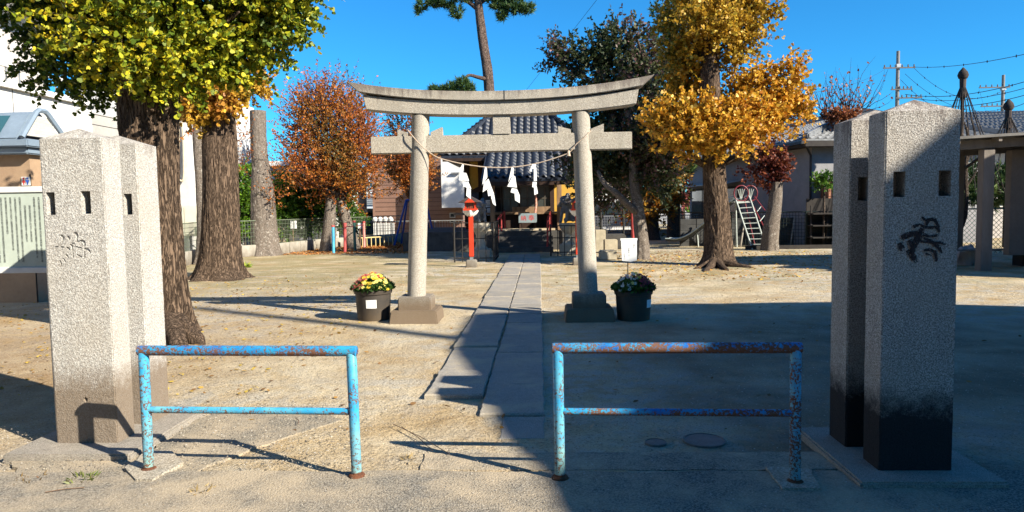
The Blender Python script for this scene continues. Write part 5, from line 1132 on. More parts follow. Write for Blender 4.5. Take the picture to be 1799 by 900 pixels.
# ------------------------------------------------------------------ slide with arched ladder and red guard hoops
lb=G(1322,439); rb=G(1347,439); Y=lb.y; ST2=simple('pale_green_steel',(.50,.55,.52),(.38,.42,.39),.5,12,60,.1,metal=.2)
t=thing('playground_slide','children slide with pale steel ladder and red heart shaped hoops','slide',(lb.x,Y,0))
Yt=Y+.9; tl=A(1293,352,Yt); trr=A(1318,350,Yt)
for (a,b) in ((lb,tl),(rb,trr)):
    c1=b+Vector((-.02,.35,.12)); part('ladder_rail',MB().tube(sag([a,a.lerp(b,.5),b,c1,c1+Vector((-.25,.35,-.12))],5),.026,8),ST2,t,smooth=True)
for k in range(1,10): p=lb.lerp(tl,k/9.6);q=rb.lerp(trr,k/9.6); part('rung',MB().tube([p,q],.018,6),ST2,t)
ds=(tl+trr)/2; top_=Vector((ds.x-.1,Yt+.6,ds.z-.05)); end=A(1228,438,Y+3.5); end=Vector((G(1240,436).x,G(1240,436).y+.5,.22))
part('platform',MB().box((ds.x,Yt+.35,ds.z-.08),(.62,.75,.05)),ST2,t)
e2_=A(1232,432,26.8); chute=[Vector((ds.x-.1,Yt+.6,ds.z-.05)),Vector((ds.x-.55,Yt+.9,ds.z-.45)),Vector((ds.x-1.35,Yt+1.3,.55)),Vector((ds.x-1.9,Yt+1.5,.24)),Vector((ds.x-2.4,Yt+1.7,.22))]
sc=sag(chute,6)
for k in (-1,1): part('chute_side',MB().tube([p+Vector((.12*k,.24*k,.10)) for p in sc],.03,6),ST2,t,smooth=True)
mb=MB(); vs=[];
for p in sc: vs+= [p+Vector((-.12,-.24,.08)),p+Vector((-.09,-.2,0)),p+Vector((.09,.2,0)),p+Vector((.12,.24,.08))]
fs=[(4*i+j,4*i+j+1,4*i+5+j,4*i+4+j) for i in range(len(sc)-1) for j in range(3)]; part('chute_bed',mb.add(vs,fs),simple('chute_metal',(.10,.11,.11),(.06,.06,.065),.5,metal=.3),t,smooth=True)
for p in (chute[2],chute[0]): part('chute_leg',MB().tube([p+Vector((0,0,-.02)),(p.x+.05,p.y,-.05)],.03,6),ST2,t)
REDT=simple('dark_red_tube',(.22,.03,.04),(.14,.02,.03),.5,8,50,.1)
for k,u in ((0,1302),(1,1318)):
    c=A(u,342,Yt); c=A(u,340,Yt+.1*k); r=RD(13,Yt); pp=[c+Vector((r*math.cos(a)*.95,.0,r*math.sin(a)*1.05)) for a in np.linspace(-2.2+math.pi*.0,math.pi+2.2-math.pi*.0,22)]
    part('guard_hoop',MB().tube(pp+[],.022,6),REDT,t,smooth=True)
    for a in (-.5,-.17,.17,.5): part('hoop_spoke',MB().tube([c+Vector((0,0,-r*.9)),c+Vector((math.sin(a)*r*.9,0,math.cos(a)*r*.62))],.014,5),ST2,t)
for (u0,v0,u1,v1) in ((1318,352,1349,412),(1308,352,1326,430),(1325,345,1344,370)):
    part('guard_rail',MB().tube([A(u0,v0,Yt),A(u1,v1,Y+.45)],.02,6),REDT,t,smooth=True)
for k in range(3): a=A(1330+k*5,372+k*17,Y+.5); b=A(1338+k*5,362+k*17,Y+.9); part('guard_strut',MB().tube([a,b],.014,5),ST2,t)

# ------------------------------------------------------------------ shed / pergola on the right edge
POSTM=simple('greyish_wood_post',(.21,.18,.155),(.15,.13,.11),.85,5,50,.2,stretch=(1,1,.2)); RFD=simple('shed_roof_sheet',(.16,.15,.14),(.10,.095,.09),.6)
p=G(1733,476); t=thing('open_shed','open shed with pale post and tan end wall at the right edge','shed',(p.x,p.y,0)); z0=A(1735,262,p.y).z
part('post',MB().bx(p.x-.13,p.x+.12,p.y,p.y+.22,-.05,z0),POSTM,t,bevel=.01)
q=A(1684,470,p.y+2.4); part('post',MB().bx(q.x-.07,q.x+.1,q.y,q.y+.2,-.05,z0),POSTM,t,bevel=.01)
part('beam',MB().beam((p.x-.75,p.y+.11,z0+.09),(p.x+4.5,p.y+.11,z0+.32),.14,.20),POSTM,t,bevel=.008); part('beam',MB().beam((q.x-.2,q.y+.11,z0+.09),(q.x+4.5,q.y+.11,z0+.32),.14,.20),POSTM,t,bevel=.008)
part('roof_sheet',MB().prism([(p.x-.85,p.y-.25,z0+.21),(p.x+4.6,p.y-.25,z0+.45),(p.x+4.6,q.y+.5,z0+.45),(p.x-.85,q.y+.5,z0+.21)],(0,0,.06)),RFD,t)
for k in range(4): part('rafter',MB().beam((p.x-.8+k*.9,p.y-.2,z0+.16+k*.04),(p.x-.8+k*.9,q.y+.4,z0+.16+k*.04),.07,.09),POSTM,t)
ew=A(1772,450,p.y+.6); part('end_wall',MB().bx(ew.x,ew.x+3,ew.y,ew.y+.2,-.05+.35,z0+.0),simple('tan_board_wall',(.20,.165,.135),(.16,.135,.11),.85,2,40,.1),t)
part('brace',MB().beam((q.x+.1,q.y+.1,z0-.35),(q.x+.65,q.y+.1,z0+.05),.06,.06),POSTM,t)
# clutter in the shed
RK=simple('grey_cloth_cover',(.42,.42,.42),(.3,.3,.3),.8)
def boulder(u,v,ru,lab,m,Y,name='garden_rock',cat='rock',sq=1): c=A(u,v,Y); o=part(name,MB().blob((c.x,Y,RD(ru,Y)*.6*sq),(RD(ru,Y),RD(ru,Y)*.9,RD(ru,Y)*sq),3,.6,u),m,loc=(c.x,Y,0),smooth=True); return tag(o,lab,cat)
boulder(1697,420,14,'pale covered bundle standing beside the shed post',RK,p.y+1.6,'covered_bundle','bundle',1.6)
t=thing('garden_bench','low bench with clutter behind the shed post','bench',(p.x+.2,p.y+1.2,0))
for k in range(5): part('seat_slat',MB().bx(p.x-.5,p.x+1.6,p.y+1.0+k*.09,p.y+1.07+k*.09,.38,.41),POSTM,t)
for x in (p.x-.4,p.x+1.5): part('leg',MB().bx(x-.03,x+.03,p.y+1.02,p.y+1.4,-.05,.38),DKW,t)
GN=simple('green_net_wire',(.03,.16,.10),(.03,.10,.07),.5)
fence('green diamond mesh fence seen through the open shed',[(p.x-1.2,p.y+4.5),(p.x+5,p.y+4.7)],.05,1.35,.14,.14,.008,GN,.03,True)
t=thing('tiled_house','house with grey tiled roof showing above the open shed roof','house',(A(1745,300,30).x,30,0)); a=A(1690,262,30);b=A(1830,262,30); hz=A(1740,255,30).z; 
part('wall',MB().bx(a.x+.5,b.x+4,30.5,36,-.1,hz-.1),simple('mixed_pale_wall',(.50,.46,.42),(.4,.36,.33)),t)
roofface([Vector((a.x-1.5,30,hz)),Vector((b.x+5,30,hz)),Vector((b.x+2,33.5,hz+1.75)),Vector((a.x+.6,33.5,hz+1.75))],0,t)
part('roof_back',MB().prism([(a.x-1.5,37,hz),(b.x+5,37,hz),(b.x+2,33.5,hz+1.75),(a.x+.6,33.5,hz+1.75)],(0,0,-.08)),TILEG,t); part('eave_gutter',MB().beam((a.x-1.5,29.95,hz-.08),(b.x+5,29.95,hz-.08),.12,.12),simple('green_gutter',(.05,.16,.11),(.04,.11,.08)),t)
for (u,w_) in ((1700,.9),(1752,1.2)): x=A(u,330,30.4).x; f=part('window',MB().bx(x,x+w_,30.42,30.52,1.3,2.3),WHITE,t); part('pane',MB().bx(x+.06,x+w_-.06,30.40,30.415,1.36,2.24),GL2,f)
# conical rope frames over the garden pines
def yuki(u,vt,Y,lab,rad):
    c=A(u,vt,Y); t=thing('rope_cone',lab,'rope cone',(c.x,Y,0)); part('centre_pole',MB().tube([(c.x,Y,-.05),(c.x,Y,c.z)],[.07,.055],8),BARKD,t)
    part('straw_cap',MB().lathe((c.x,Y,c.z-.12),[(.06,0),(.13,.03),(.165,.13),(.13,.24),(.05,.34),(.02,.38)],14),simple('dark_straw',(.06,.045,.04),(.03,.025,.02),.95,20,90,.6),t,smooth=True)
    part('rope_bundle',MB().lathe((c.x,Y,c.z-.7),[(.14,0),(.09,.3),(.10,.6)],10),simple('dark_rope_bundle',(.08,.06,.05),(.04,.03,.03),.95),t)
    for k in range(18): a=2*math.pi*k/18; part('rope',MB().tube([(c.x,Y,c.z-.15),(c.x+rad*math.cos(a),Y+rad*math.sin(a),1.8)],.012,4),simple('stay_rope',(.10,.08,.06),(.07,.05,.04)) if k==0 and 'stay_rope' not in bpy.data.materials else bpy.data.materials['stay_rope'],t)
    crown(t,[((c.x,Y,2.0),(rad*.8,rad*.8,.7),120)],NEE*np.array([2,1]),.22,8,PINE,NEEDLE,BARKD,shoot=.4,up=.4,name='pine_needles')
    return t
yuki(1692,133,24,'tall dark pole with straw cap and a cone of ropes right of the gateposts',1.25); yuki(1772,188,24.5,'second shorter rope cone with straw cap at the right edge',1.1)
t=thing('bare_branch','bare dark branches rising directly beside the right gatepost','bare tree',(A(1697,470,21).x,21,0))
part('stem',MB().tube(sag([G(1697,455)+Vector((0,1.,0)),A(1695,380,21),A(1697,300,21),A(1700,240,21),A(1694,215,21)],5),[.07]*6+[.05]*6+[.035]*6+[.02]*3,7),BARKD,t,smooth=True)
for q in (((1697,290),(1712,255),(1722,262),(1735,240)),((1697,300),(1688,270),(1690,225)),((1700,262),(1712,240),(1705,205)),((1697,330),(1715,300),(1720,270))):
    part('branch',MB().tube(sag([A(u,v,21) for u,v in q],4),[.03*(1-i/(len(q)*4.5)) for i in range((len(q)-1)*4+1)],5),BARKD,t,smooth=True)

# ------------------------------------------------------------------ utility poles and wires
ARMM=simple('dark_arm_steel',(.12,.11,.11),(.08,.075,.075),.6)
def upole(u,vt,Y,lab,arms):
    c=A(u,vt,Y); t=thing('utility_pole',lab,'utility pole',(c.x,Y,0)); part('pole',MB().tube([(c.x,Y,-.1),(c.x,Y,c.z)],[.20,.13],10),simple('pole_concrete',(.22,.21,.20),(.16,.15,.145)),t,smooth=True)
    for (v,l,r) in arms:
        z=A(u,v,Y).z; part('cross_arm',MB().beam((c.x-l,Y-.18,z),(c.x+r,Y-.18,z),.10,.10),ARMM,t)
        for x in np.linspace(c.x-l+.1,c.x+r-.1,6): part('insulator',MB().lathe((x,Y-.18,z+.04),[(.04,0),(.07,.08),(.04,.14),(.06,.18),(.03,.22)],6),simple('porcelain',(.12,.10,.09),(.09,.08,.08)) if 'porcelain' not in bpy.data.materials else bpy.data.materials['porcelain'],t)
    part('transformer_bracket',MB().box((c.x,Y,c.z-1.2),(.35,.35,.3)),STEEL,t)
    return t
upole(1578,90,60,'utility pole with cross arms rising behind the right gateposts',[(120,1.25,1.3),(158,.6,1.1),(173,.2,1.9)])
upole(1763,132,66,'farther utility pole with three cross arms at the right edge',[(154,2.2,.5),(187,2.0,.4),(204,1.6,.4)])
LN=simple('black_cable',(.015,.015,.018),(.01,.01,.012),.6)
def wire(u0,v0,Y0,u1,v1,Y1,sg,lab,r=.030,beads=0):
    a=A(u0,v0,Y0);b=A(u1,v1,Y1); r*=.62; pp=[a.lerp(b,i/16)-Z*(sg*4*(i/16)*(1-i/16)) for i in range(17)]; mb=MB().tube(pp,r,4)
    if beads:
        for i in range(1,beads): q=a.lerp(b,i/beads)-Z*(sg*4*(i/beads)*(1-i/beads)); mb.lathe(q-Z*.08,[(.015,0),(.045,.07),(.015,.16)],4)
    tag(part('power_line',mb,LN,loc=a),lab,'cable')
wire(1053,-6,24,922,162,32,0,'thin guy wire running from the top edge down behind the torii lintel',.013)
wire(1605,118,60,1850,84,34,.3,'topmost cable running right from the nearer pole past the straw cap',.028,6)
wire(1605,119,60,1770,155,66,1.6,'sagging cable between the poles, upper one with clips',.03,9)
wire(1590,130,60,1772,188,66,1.4,'sagging cable between the poles, lower one with clips',.03,9)
wire(1582,140,60,1700,205,62,.7,'steep cable dropping from the nearer pole behind the gatepost',.03,6)
wire(1590,166,60,1850,128,40,.6,'level cable above the rope cones, highest of three',.035,5); wire(1600,172,60,1850,140,40,.6,'level cable above the rope cones, middle of three',.03,4); wire(1600,178,60,1850,152,40,.7,'level cable above the rope cones, lowest of three',.035,4)
wire(1690,198,55,1850,158,36,.5,'rising cable just over the tiled roof at the right edge',.03)
wire(1555,122,60,1380,165,40,.5,'faint cable running left from the nearer pole toward the golden ginkgo',.014); wire(1560,122,60,1535,200,60,0,'short slanting stay wire left of the nearer pole',.015)
wire(1763,205,66,1850,225,40,0,'cable sloping down right from the farther pole',.02); wire(1720,158,60,1745,240,60,0,'drop wire falling from the farther pole toward the roof',.015); wire(1330,92,70,1578,70,60,.5,'thin high wire between treetop and nearer pole',.010) if 0 else None
wire(420,230,45,300,238,45,.1,'short dark wire crossing behind the slender left trunk',.02)

# ------------------------------------------------------------------ background behind the right part of the yard
WB=simple('white_building_wall',(.66,.65,.63),(.58,.57,.55),.7,1,40,.05); BRN=simple('brown_siding',(.20,.115,.085),(.17,.095,.07),.8,2,50,.15)
def block(name,lab,u0,u1,vt,Y,dep,mat,roof=None,wins=(),cat='building',z0=-.1,roofh=.25,vb=None):
    a=A(u0,400,Y);b=A(u1,400,Y); zt=A((u0+u1)/2,vt,Y).z; t=thing(name,lab,cat,((a.x+b.x)/2,Y+dep/2,0)); part('wall',MB().bx(a.x,b.x,Y,Y+dep,z0,zt),mat,t)
    if roof: part('roof',MB().prism([(a.x-.3,Y-.3,zt),(b.x+.3,Y-.3,zt),(b.x+.3,Y+dep+.3,zt),(a.x-.3,Y+dep+.3,zt)],(0,0,roofh)),roof,t)
    for (wu0,wv0,wu1,wv1) in wins:
        p0=A(wu0,wv1,Y);p1=A(wu1,wv0,Y); f=part('window',MB().bx(p0.x,p1.x,Y-.04,Y+.02,p0.z,p1.z),STEEL,t); part('pane',MB().bx(p0.x+.06,p1.x-.06,Y-.055,Y-.045,p0.z+.06,p1.z-.06),GL,f)
    return t
block('white_house','white house behind the parked cars, right of the torii',1030,1118,325,48,8,WB,TILEG,((1046,352,1056,366),(1085,352,1096,366)),'house')
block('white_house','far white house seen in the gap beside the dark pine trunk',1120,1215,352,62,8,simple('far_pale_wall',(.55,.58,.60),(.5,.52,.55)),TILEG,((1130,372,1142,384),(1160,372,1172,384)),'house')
def car(u,v,Y,lab,body,rz,scale=1.0):
    p=A(u,v,Y); t=thing('parked_car',lab,'car',(p.x,Y,0)); s=scale; CP=simple('car_paint_'+str(u),body,tuple(q*.9 for q in body),.25,2,30,.02,metal=.3,spec=.6)
    sec=[(-2.1,.35),(-2.12,.75),(-1.95,.95),(-1.75,1.0),(-1.35,1.55),(-.9,1.68),(.6,1.70),(1.05,1.55),(1.5,1.02),(2.05,.90),(2.15,.6),(2.12,.35)]
    vs=[];n=len(sec)
    for (y,k) in ((-.82,0),(-.78,1),(.78,1),(.82,0)): vs+= [(p.x+x*s,Y+(y*(1-.12*max(0,z-1)))*s,z*s) for x,z in sec]
    fs=[]
    for j in range(3): fs+= [(j*n+i,j*n+i+1,(j+1)*n+i+1,(j+1)*n+i) for i in range(n-1)]+[(j*n+n-1,j*n,(j+1)*n,(j+1)*n+n-1)]
    fs+= [tuple(range(n)),tuple(range(4*n-1,3*n-1,-1))]; part('body',MB().add(vs,fs),CP,t,bevel=.03,smooth=True)
    for (x0,x1,xt0,xt1) in ((-1.55,-.45,-1.2,-.45),(-.38,.55,-.38,.55),(.62,1.35,.62,1.0)):
        part('side_window',MB().prism([(p.x+x0*s,Y-.84*s,1.05*s),(p.x+x1*s,Y-.84*s,1.05*s),(p.x+xt1*s,Y-.80*s,1.5*s),(p.x+xt0*s,Y-.80*s,1.5*s)],(0,.03,0)),GL,t)
    for x in (-1.3,1.3):
        w=part('wheel',MB().lathe((0,0,0),[(.2,-.1),(.31,-.1),(.33,-.06),(.33,.06),(.31,.1),(.2,.1)],16),simple('tyre_rubber',(.02,.02,.02),(.03,.03,.03)) if 'tyre_rubber' not in bpy.data.materials else bpy.data.materials['tyre_rubber'],t,smooth=True,loc=(0,0,0)); w.location=(x*s,-.78*s,.32*s); w.rotation_euler.x=R(90)
        r_=part('rim',MB().lathe((0,0,0),[(.05,.115),(.19,.105),(.2,.06)],12),STEEL,None,loc=(0,0,0)); r_.parent=w
    part('headlight',MB().box((p.x+2.08*s,Y-.6*s,.78*s),(.12,.3,.14)),WHITE,t,bevel=.02); part('tail_light',MB().box((p.x-2.08*s,Y-.68*s,.85*s),(.1,.16,.25)),REDINK,t,bevel=.02)
    return t
car(1075,398,44,'dark car parked before the white house right of the torii',(.05,.055,.07),0,1.05); car(1165,400,50,'pale silver car far behind the wire fence near the pine trunk',(.5,.52,.55),0,1.0)
fence('pale wire fence at the back between the forked tree and dark pine',[(A(1030,414,37).x,37),(A(1290,414,37).x,37)],.05,A(1150,379,37).z,.12,.14,.010,STEEL,.03)
t=thing('road_barrier_wall','low pale concrete kerb wall beneath the back wire fence','wall',(A(1100,412,37.4).x,37.4,0)); 
for i in range(10): x=A(1030,400,37.4).x+i*.8; part('block',MB().bx(x,x+.79,37.3,37.5,-.05,.35),CONC,t)
# awning and stone blocks beside the shrine
t=thing('bicycle_shelter','small shelter with arched ribbed awning roof under the forked tree','shelter',(A(1075,400,26.5).x,26.5,0)); 
aw=[A(1040,322,25.6),A(1062,314,25.6),A(1085,320,25.6),A(1108,336,25.6)]; aw=sag(aw,5); mb=MB()
for i in range(len(aw)-1): a=aw[i];b=aw[i+1]; mb.prism([a,b,b+Vector((0,1.8,.25)),a+Vector((0,1.8,.25))],(0,0,.02))
part('awning_sheet',mb,simple('translucent_sheet',(.34,.28,.22),(.26,.22,.17),.4),t)
for k in range(0,len(aw),3): part('awning_rib',MB().beam(aw[k]+Vector((0,0,-.04)),aw[k]+Vector((0,1.8,.21)),.05,.06),DKW,t)
part('awning_edge',MB().tube(aw,.04,6),DKW,t); p=A(1056,447,25.7); part('post',MB().tube([(p.x,25.7,-.05),(p.x,25.7,A(1056,318,25.7).z)],.04,8),BLACKM,t)
part('post',MB().tube([(p.x+1.0,27.3,-.05),(p.x+1.0,27.3,2.6)],.04,8),BLACKM,t)
def stone(u0,u1,v0,v1,lab,m=STONE,dep=.5,name='stone_block'):
    g_=G((u0+u1)/2,v1) if v1>430 else A((u0+u1)/2,v1,24.9); Y=g_.y; a=A(u0,v1,Y);b=A(u1,v0,Y); mb=MB().bx(a.x,b.x,Y,Y+dep,max(-.03,a.z),b.z); return tag(part(name,mb,m,bevel=.03,loc=((a.x+b.x)/2,Y,0)),lab,'stone block')
LST=simple('sunlit_cut_stone',(.48,.42,.31),(.36,.31,.22),.9,5,60,.4)
stone(1055,1084,441,458,'flat stone slab lying under the cube stone right of the torii',LST,.7); 
g_=G(1070,446); Y=g_.y+.35; a=A(1062,441,Y);b=A(1085,421,Y); zb0=A(1070,441,Y).z; tag(part('stone_block',MB().bx(a.x,b.x,Y,Y+.45,zb0,b.z),LST,bevel=.02,loc=(a.x,Y,zb0)),'cube shaped stone resting on the slab right of the torii','stone block')
Y+=.9; a=A(1046,441,Y);b=A(1064,404,Y); tag(part('stone_block',MB().bx(a.x,b.x,Y,Y+.4,-.03,b.z),LST,bevel=.02,loc=(a.x,Y,0)),'upright stone block right of the torii column, beside the black post','stone block')
Y+=1.2; a=A(1062,430,Y);b=A(1100,412,Y); tag(part('stone_basin',MB().bx(a.x,b.x,Y,Y+.9,-.03,b.z),STONED,bevel=.04,loc=(a.x,Y,0)),'long low dark stone platform under the arched awning','stone platform')
tag(part('red_pipe_post',MB().tube([A(1112,420,24.2),A(1110,360,24.2)],.05,8),REDP,loc=A(1112,420,24.2)),'leaning dark red post behind the white plant sign','post')

# ------------------------------------------------------------------ behind the left part
t=thing('apartment_house','large white house with a balcony at the far left','house',(-17,17,0)); XW=A(100,300,19.5).x
yR=A(160,188,20).y; 
XW=-12.9
def onx(u,v):  # point on the plane x=XW
    d=ray(u,v); return CAM+d*(XW/d.x)
c0=onx(160,188); ztop=c0.z; yE=c0.y
part('wall',MB().bx(-30,XW,8,yE,-.1,ztop),WB,t); part('siding_wall',MB().bx(-30,XW-.03,yE+.01,yE+3.4,-.1,ztop-.15),simple('grey_siding',(.42,.40,.37),(.36,.34,.32),.8,1,40,.1),t)
for k in range(16): part('siding_joint',MB().bx(XW-.035,XW-.022,yE+.02,yE+3.38,.3+k*.3,.315+k*.3),DG,t)
for y in (yE-3.1,yE-6.3): part('wall_joint',MB().bx(XW-.01,XW+.003,y,y+.02,0,ztop),DG,t)
part('parapet_cap',MB().bx(XW-.3,XW+.12,8,yE+.1,ztop,ztop+.14),WHITE,t); 
zr1=onx(20,118).z
for k in range(22): part('balcony_bar',MB().bx(XW-.12,XW-.09,10+k*.45,10.03+k*.45,ztop+.14,zr1),STEEL,t) 
part('balcony_rail',MB().bx(XW-.16,XW-.04,9.8,yE,zr1,zr1+.09),WHITE,t)
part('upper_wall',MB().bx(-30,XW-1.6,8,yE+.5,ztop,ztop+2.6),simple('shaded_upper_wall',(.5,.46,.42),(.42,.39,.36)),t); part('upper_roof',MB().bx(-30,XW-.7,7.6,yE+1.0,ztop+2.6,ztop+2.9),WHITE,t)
for k in range(3): f=part('window',MB().bx(XW-1.6,XW-1.55,yE-3.5-k*3,yE-1.7-k*3,ztop+.2,ztop+2.2),STEEL,t); part('pane',MB().bx(XW-1.55,XW-1.54,yE-3.4-k*3,yE-1.8-k*3,ztop+.3,ztop+2.1),GL,f)
# white house corner behind the trunks, pipe and cream cabinet
b_=block('white_house','white wall with a looped cream pipe between the two ginkgo trunks',150,336,150,24.5,6,WB,None,(),'house'); px_=A(322,250,24.4)
pp=[A(314,200,24.4),A(314,290,24.4),A(311,308,24.4),A(316,317,24.4),A(323,310,24.4),A(322,240,24.4),A(318,200,24.4)]; part('drain_pipe',MB().tube(sag(pp,5),.035,8),simple('cream_pipe',(.6,.52,.38),(.5,.44,.33)),b_,smooth=True)
a=A(321,415,23.6);b=A(355,361,23.6); t=thing('utility_cabinet','cream metal cabinet standing on a low wall left of the slender trunk','cabinet',((a.x+b.x)/2,23.6,0)); CRM=simple('cream_metal',(.66,.64,.52),(.60,.58,.47),.45)
part('cabinet_body',MB().bx(a.x,b.x,23.6,24.0,a.z,b.z),CRM,t,bevel=.02); part('cabinet_door',MB().bx(a.x+.10,b.x-.05,23.58,23.598,a.z+.05,b.z-.05),CRM,t,bevel=.005); part('support_leg',MB().bx(a.x+.1,a.x+.16,23.7,23.8,-.1,a.z),STEEL,t); part('support_leg',MB().bx(b.x-.16,b.x-.1,23.7,23.8,-.1,a.z),STEEL,t)
# low block wall with fence along the left side
W_=[G(312,470),G(352,458),G(420,453),G(482,448),G(560,438),G(640,431),G(705,425)]
W_=[Vector((p.x,p.y+.15,0)) for p in W_]
t=thing('concrete_wall','low concrete wall along the left side of the yard, under the wire fence','wall',W_[0]); hz=A(482,428,W_[3].y).z
for a,b in zip(W_[:-1],W_[1:]):
    L=(b-a).length; n=max(1,round(L/.8))
    for i in range(n): p=a.lerp(b,i/n+.003);q=a.lerp(b,(i+1)/n-.003); part('block',MB().beam(p+Z*(hz/2-.05),q+Z*(hz/2-.05),.15,hz+.1),CONC,t,bevel=.008)
GRN=simple('greenish_fence_wire',(.16,.19,.13),(.12,.14,.10),.6); f=fence('olive green wire fence on top of the low concrete wall',W_,hz,A(482,387,W_[3].y).z,.11,.13,.008,GRN,.022)
# white low buildings behind the hedge
t=block('white_building','long low white building behind the hedge with pale flat roof',400,575,292,38,9,WB,WHITE,((548,318,560,332),),'building')
t=thing('tiled_house','dark blue tiled roof house with brown eaves behind the slender trunk','house',(A(390,300,33).x,33,0)); a=A(330,300,33);b=A(446,300,33); z1=A(390,306,33).z; z2=A(390,262,33).z
part('wall',MB().bx(a.x-3,b.x-.5,33.5,38,-.1,z1-.1),simple('brown_wall',(.2,.13,.09),(.15,.1,.07)),t); part('roof',MB().prism([(a.x-4,32.6,z1),(b.x,32.6,z1),(b.x-.9,35.5,z2+.3),(a.x-4,35.5,z2+.3)],(0,0,-.12)),simple('dark_blue_roof',(.06,.075,.12),(.045,.055,.09),.5),t); part('eave_board',MB().bx(a.x-4,b.x,32.55,32.62,z1-.25,z1-.02),simple('brown_board',(.16,.09,.06),(.1,.06,.045)),t)
# brown building and white wing
t=block('brown_building','brown sided building left of the shrine with small square windows',656,812,270,44,10,BRN,None,((790,374,800,383),(790,386,800,392)),'building')
a=A(654,270,44);b=A(814,270,44); part('parapet',MB().bx(a.x-1.0,b.x,43.8,54,a.z-.05,a.z+.25),simple('dark_brown_cap',(.12,.075,.06),(.09,.06,.05)),t); zt=a.z
for k in range(22): z=.4+k*.27; part('siding_line',MB().bx(a.x+.1,b.x-.1,43.985,44.001,z,z+.03),simple('siding_groove',(.10,.055,.04),(.08,.045,.035)) if k==0 else bpy.data.materials['siding_groove'],t) if z<zt-.3 else 0
t=block('white_building','bright white blank wall seen between torii column and shrine',777,842,278,42,1.9,WB,None,(),'building',z0=A(800,365,42).z); a=A(793,305,41.9); part('wall_vent',MB().bx(a.x,a.x+.5,41.8,41.95,a.z,a.z+.06),STEEL,t)
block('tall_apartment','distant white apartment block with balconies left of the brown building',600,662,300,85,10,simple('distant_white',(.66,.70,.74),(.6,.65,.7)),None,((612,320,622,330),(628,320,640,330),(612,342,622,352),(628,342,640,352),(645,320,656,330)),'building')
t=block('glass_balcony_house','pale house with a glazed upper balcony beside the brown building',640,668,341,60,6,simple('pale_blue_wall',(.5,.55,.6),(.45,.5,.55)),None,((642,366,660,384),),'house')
a=A(641,343,59.9);b=A(668,358,59.9)
for k in range(5): zq=b.z+(a.z-b.z)*k/4; part('balcony_bar',MB().bx(a.x,b.x,59.8,59.86,zq,zq+.08),STEEL,t)
t=block('dark_roofed_shed','small dark roofed shed between the zelkova and the brown building',612,640,374,46,5,DKW,TILEG,(),'shed')
# pale monument wall with round finials
a=A(656,412,38.5);b=A(692,392,38.5); t=thing('finial_wall','short pale stone wall with four round white finials by the back fence','wall',(a.x,38.5,0))
for k in range(6): w=(b.x-a.x)/6; part('wall_panel',MB().bx(a.x+w*k,a.x+w*(k+1)-.02,38.5,38.7,-.1,b.z),WHITE,t,bevel=.01)
for k in range(4): x=a.x+(b.x-a.x)*(k+.3)/4; part('finial',MB().lathe((x,38.6,b.z),[(.06,0),(.12,.06),(.16,.18),(.11,.3),(.02,.36)],10),WHITE,t,smooth=True)
c=A(632,385,40); sh=thing('round_shrub','round clipped green shrub behind the coloured bars','shrub',(c.x,40,0)); crown(sh,[C(632,388,40,13,9,120)],OVAL,.12,4,HEDGE,LEAF,BARKD,shoot=.3,up=.2); part('stem',MB().tube([(c.x,40,0),(c.x,40,1)],.05,6),BARKD,sh)
STL2=simple('thin_grey_rail',(.30,.29,.27),(.2,.2,.19),.6)
fence('grey back railing behind the swing, running to the shrine',[(A(540,418,36.5).x,36.5),(A(840,418,36.5).x,36.5)],.05,A(700,389,36.5).z,.14,.45,.010,STL2,.03)
t=thing('bench_rail','long pale low rail board before the white wall, left of the shrine','rail',(A(790,410,36).x,36,0)); a=A(748,412,36);b=A(830,410,36); part('board',MB().bx(a.x,b.x,36,36.1,a.z-.05,a.z+.10),CRM,t)
for x in (a.x+.1,b.x-.1): part('leg',MB().bx(x-.04,x+.04,36.02,36.08,-.05,a.z-.05),STEEL,t)
# stepped exercise bars
cols=[simple('bar_blue',(.10,.42,.60),(.05,.28,.5)),simple('bar_red',(.52,.10,.09),(.36,.06,.06)),simple('bar_green',(.05,.16,.13),(.04,.10,.09)),simple('bar_pink',(.62,.30,.26),(.5,.16,.13))]
p=[G(586,445),G(606,444),G(624,442),G(640,436)]; t=thing('exercise_bars','three stepped exercise bars with blue, red, green and pink posts','exercise bars',p[0]); vt=[399,395,391,392]; tops=[A(q[0],v,pp.y) for q,v,pp in zip(((585,0),(606,0),(622,0),(639,0)),vt,p)]
for i in range(4): part('post',MB().tube([p[i]-Z*.05,tops[i]],.055,8),cols[i],t,smooth=True); part('post_cap',MB().tube([tops[i],tops[i]+Z*.07],.062,8),cols[1],t)
for i in range(3): zb=min(tops[i].z,tops[i+1].z)-.08-.0*i; part('bar',MB().tube([Vector((tops[i].x,tops[i].y,zb)),Vector((tops[i+1].x,tops[i+1].y,zb))],.018,6),REDT if i else BLACKM,t)
# yellow low fence
a=G(629,436);b=A(690,430,32); YM=simple('pale_yellow_paint',(.62,.50,.22),(.5,.4,.2),.6); t=thing('yellow_fence','low yellow pipe fence behind the exercise bars','fence',a); b=Vector((A(690,430,31).x,31,0)); hh=.42
part('top_rail',MB().tube([a+Z*hh,b+Z*hh],.028,6),YM,t)
for i in range(9): q=a.lerp(b,i/8); part('post',MB().tube([q-Z*.03,q+Z*hh],.022,6),YM,t)
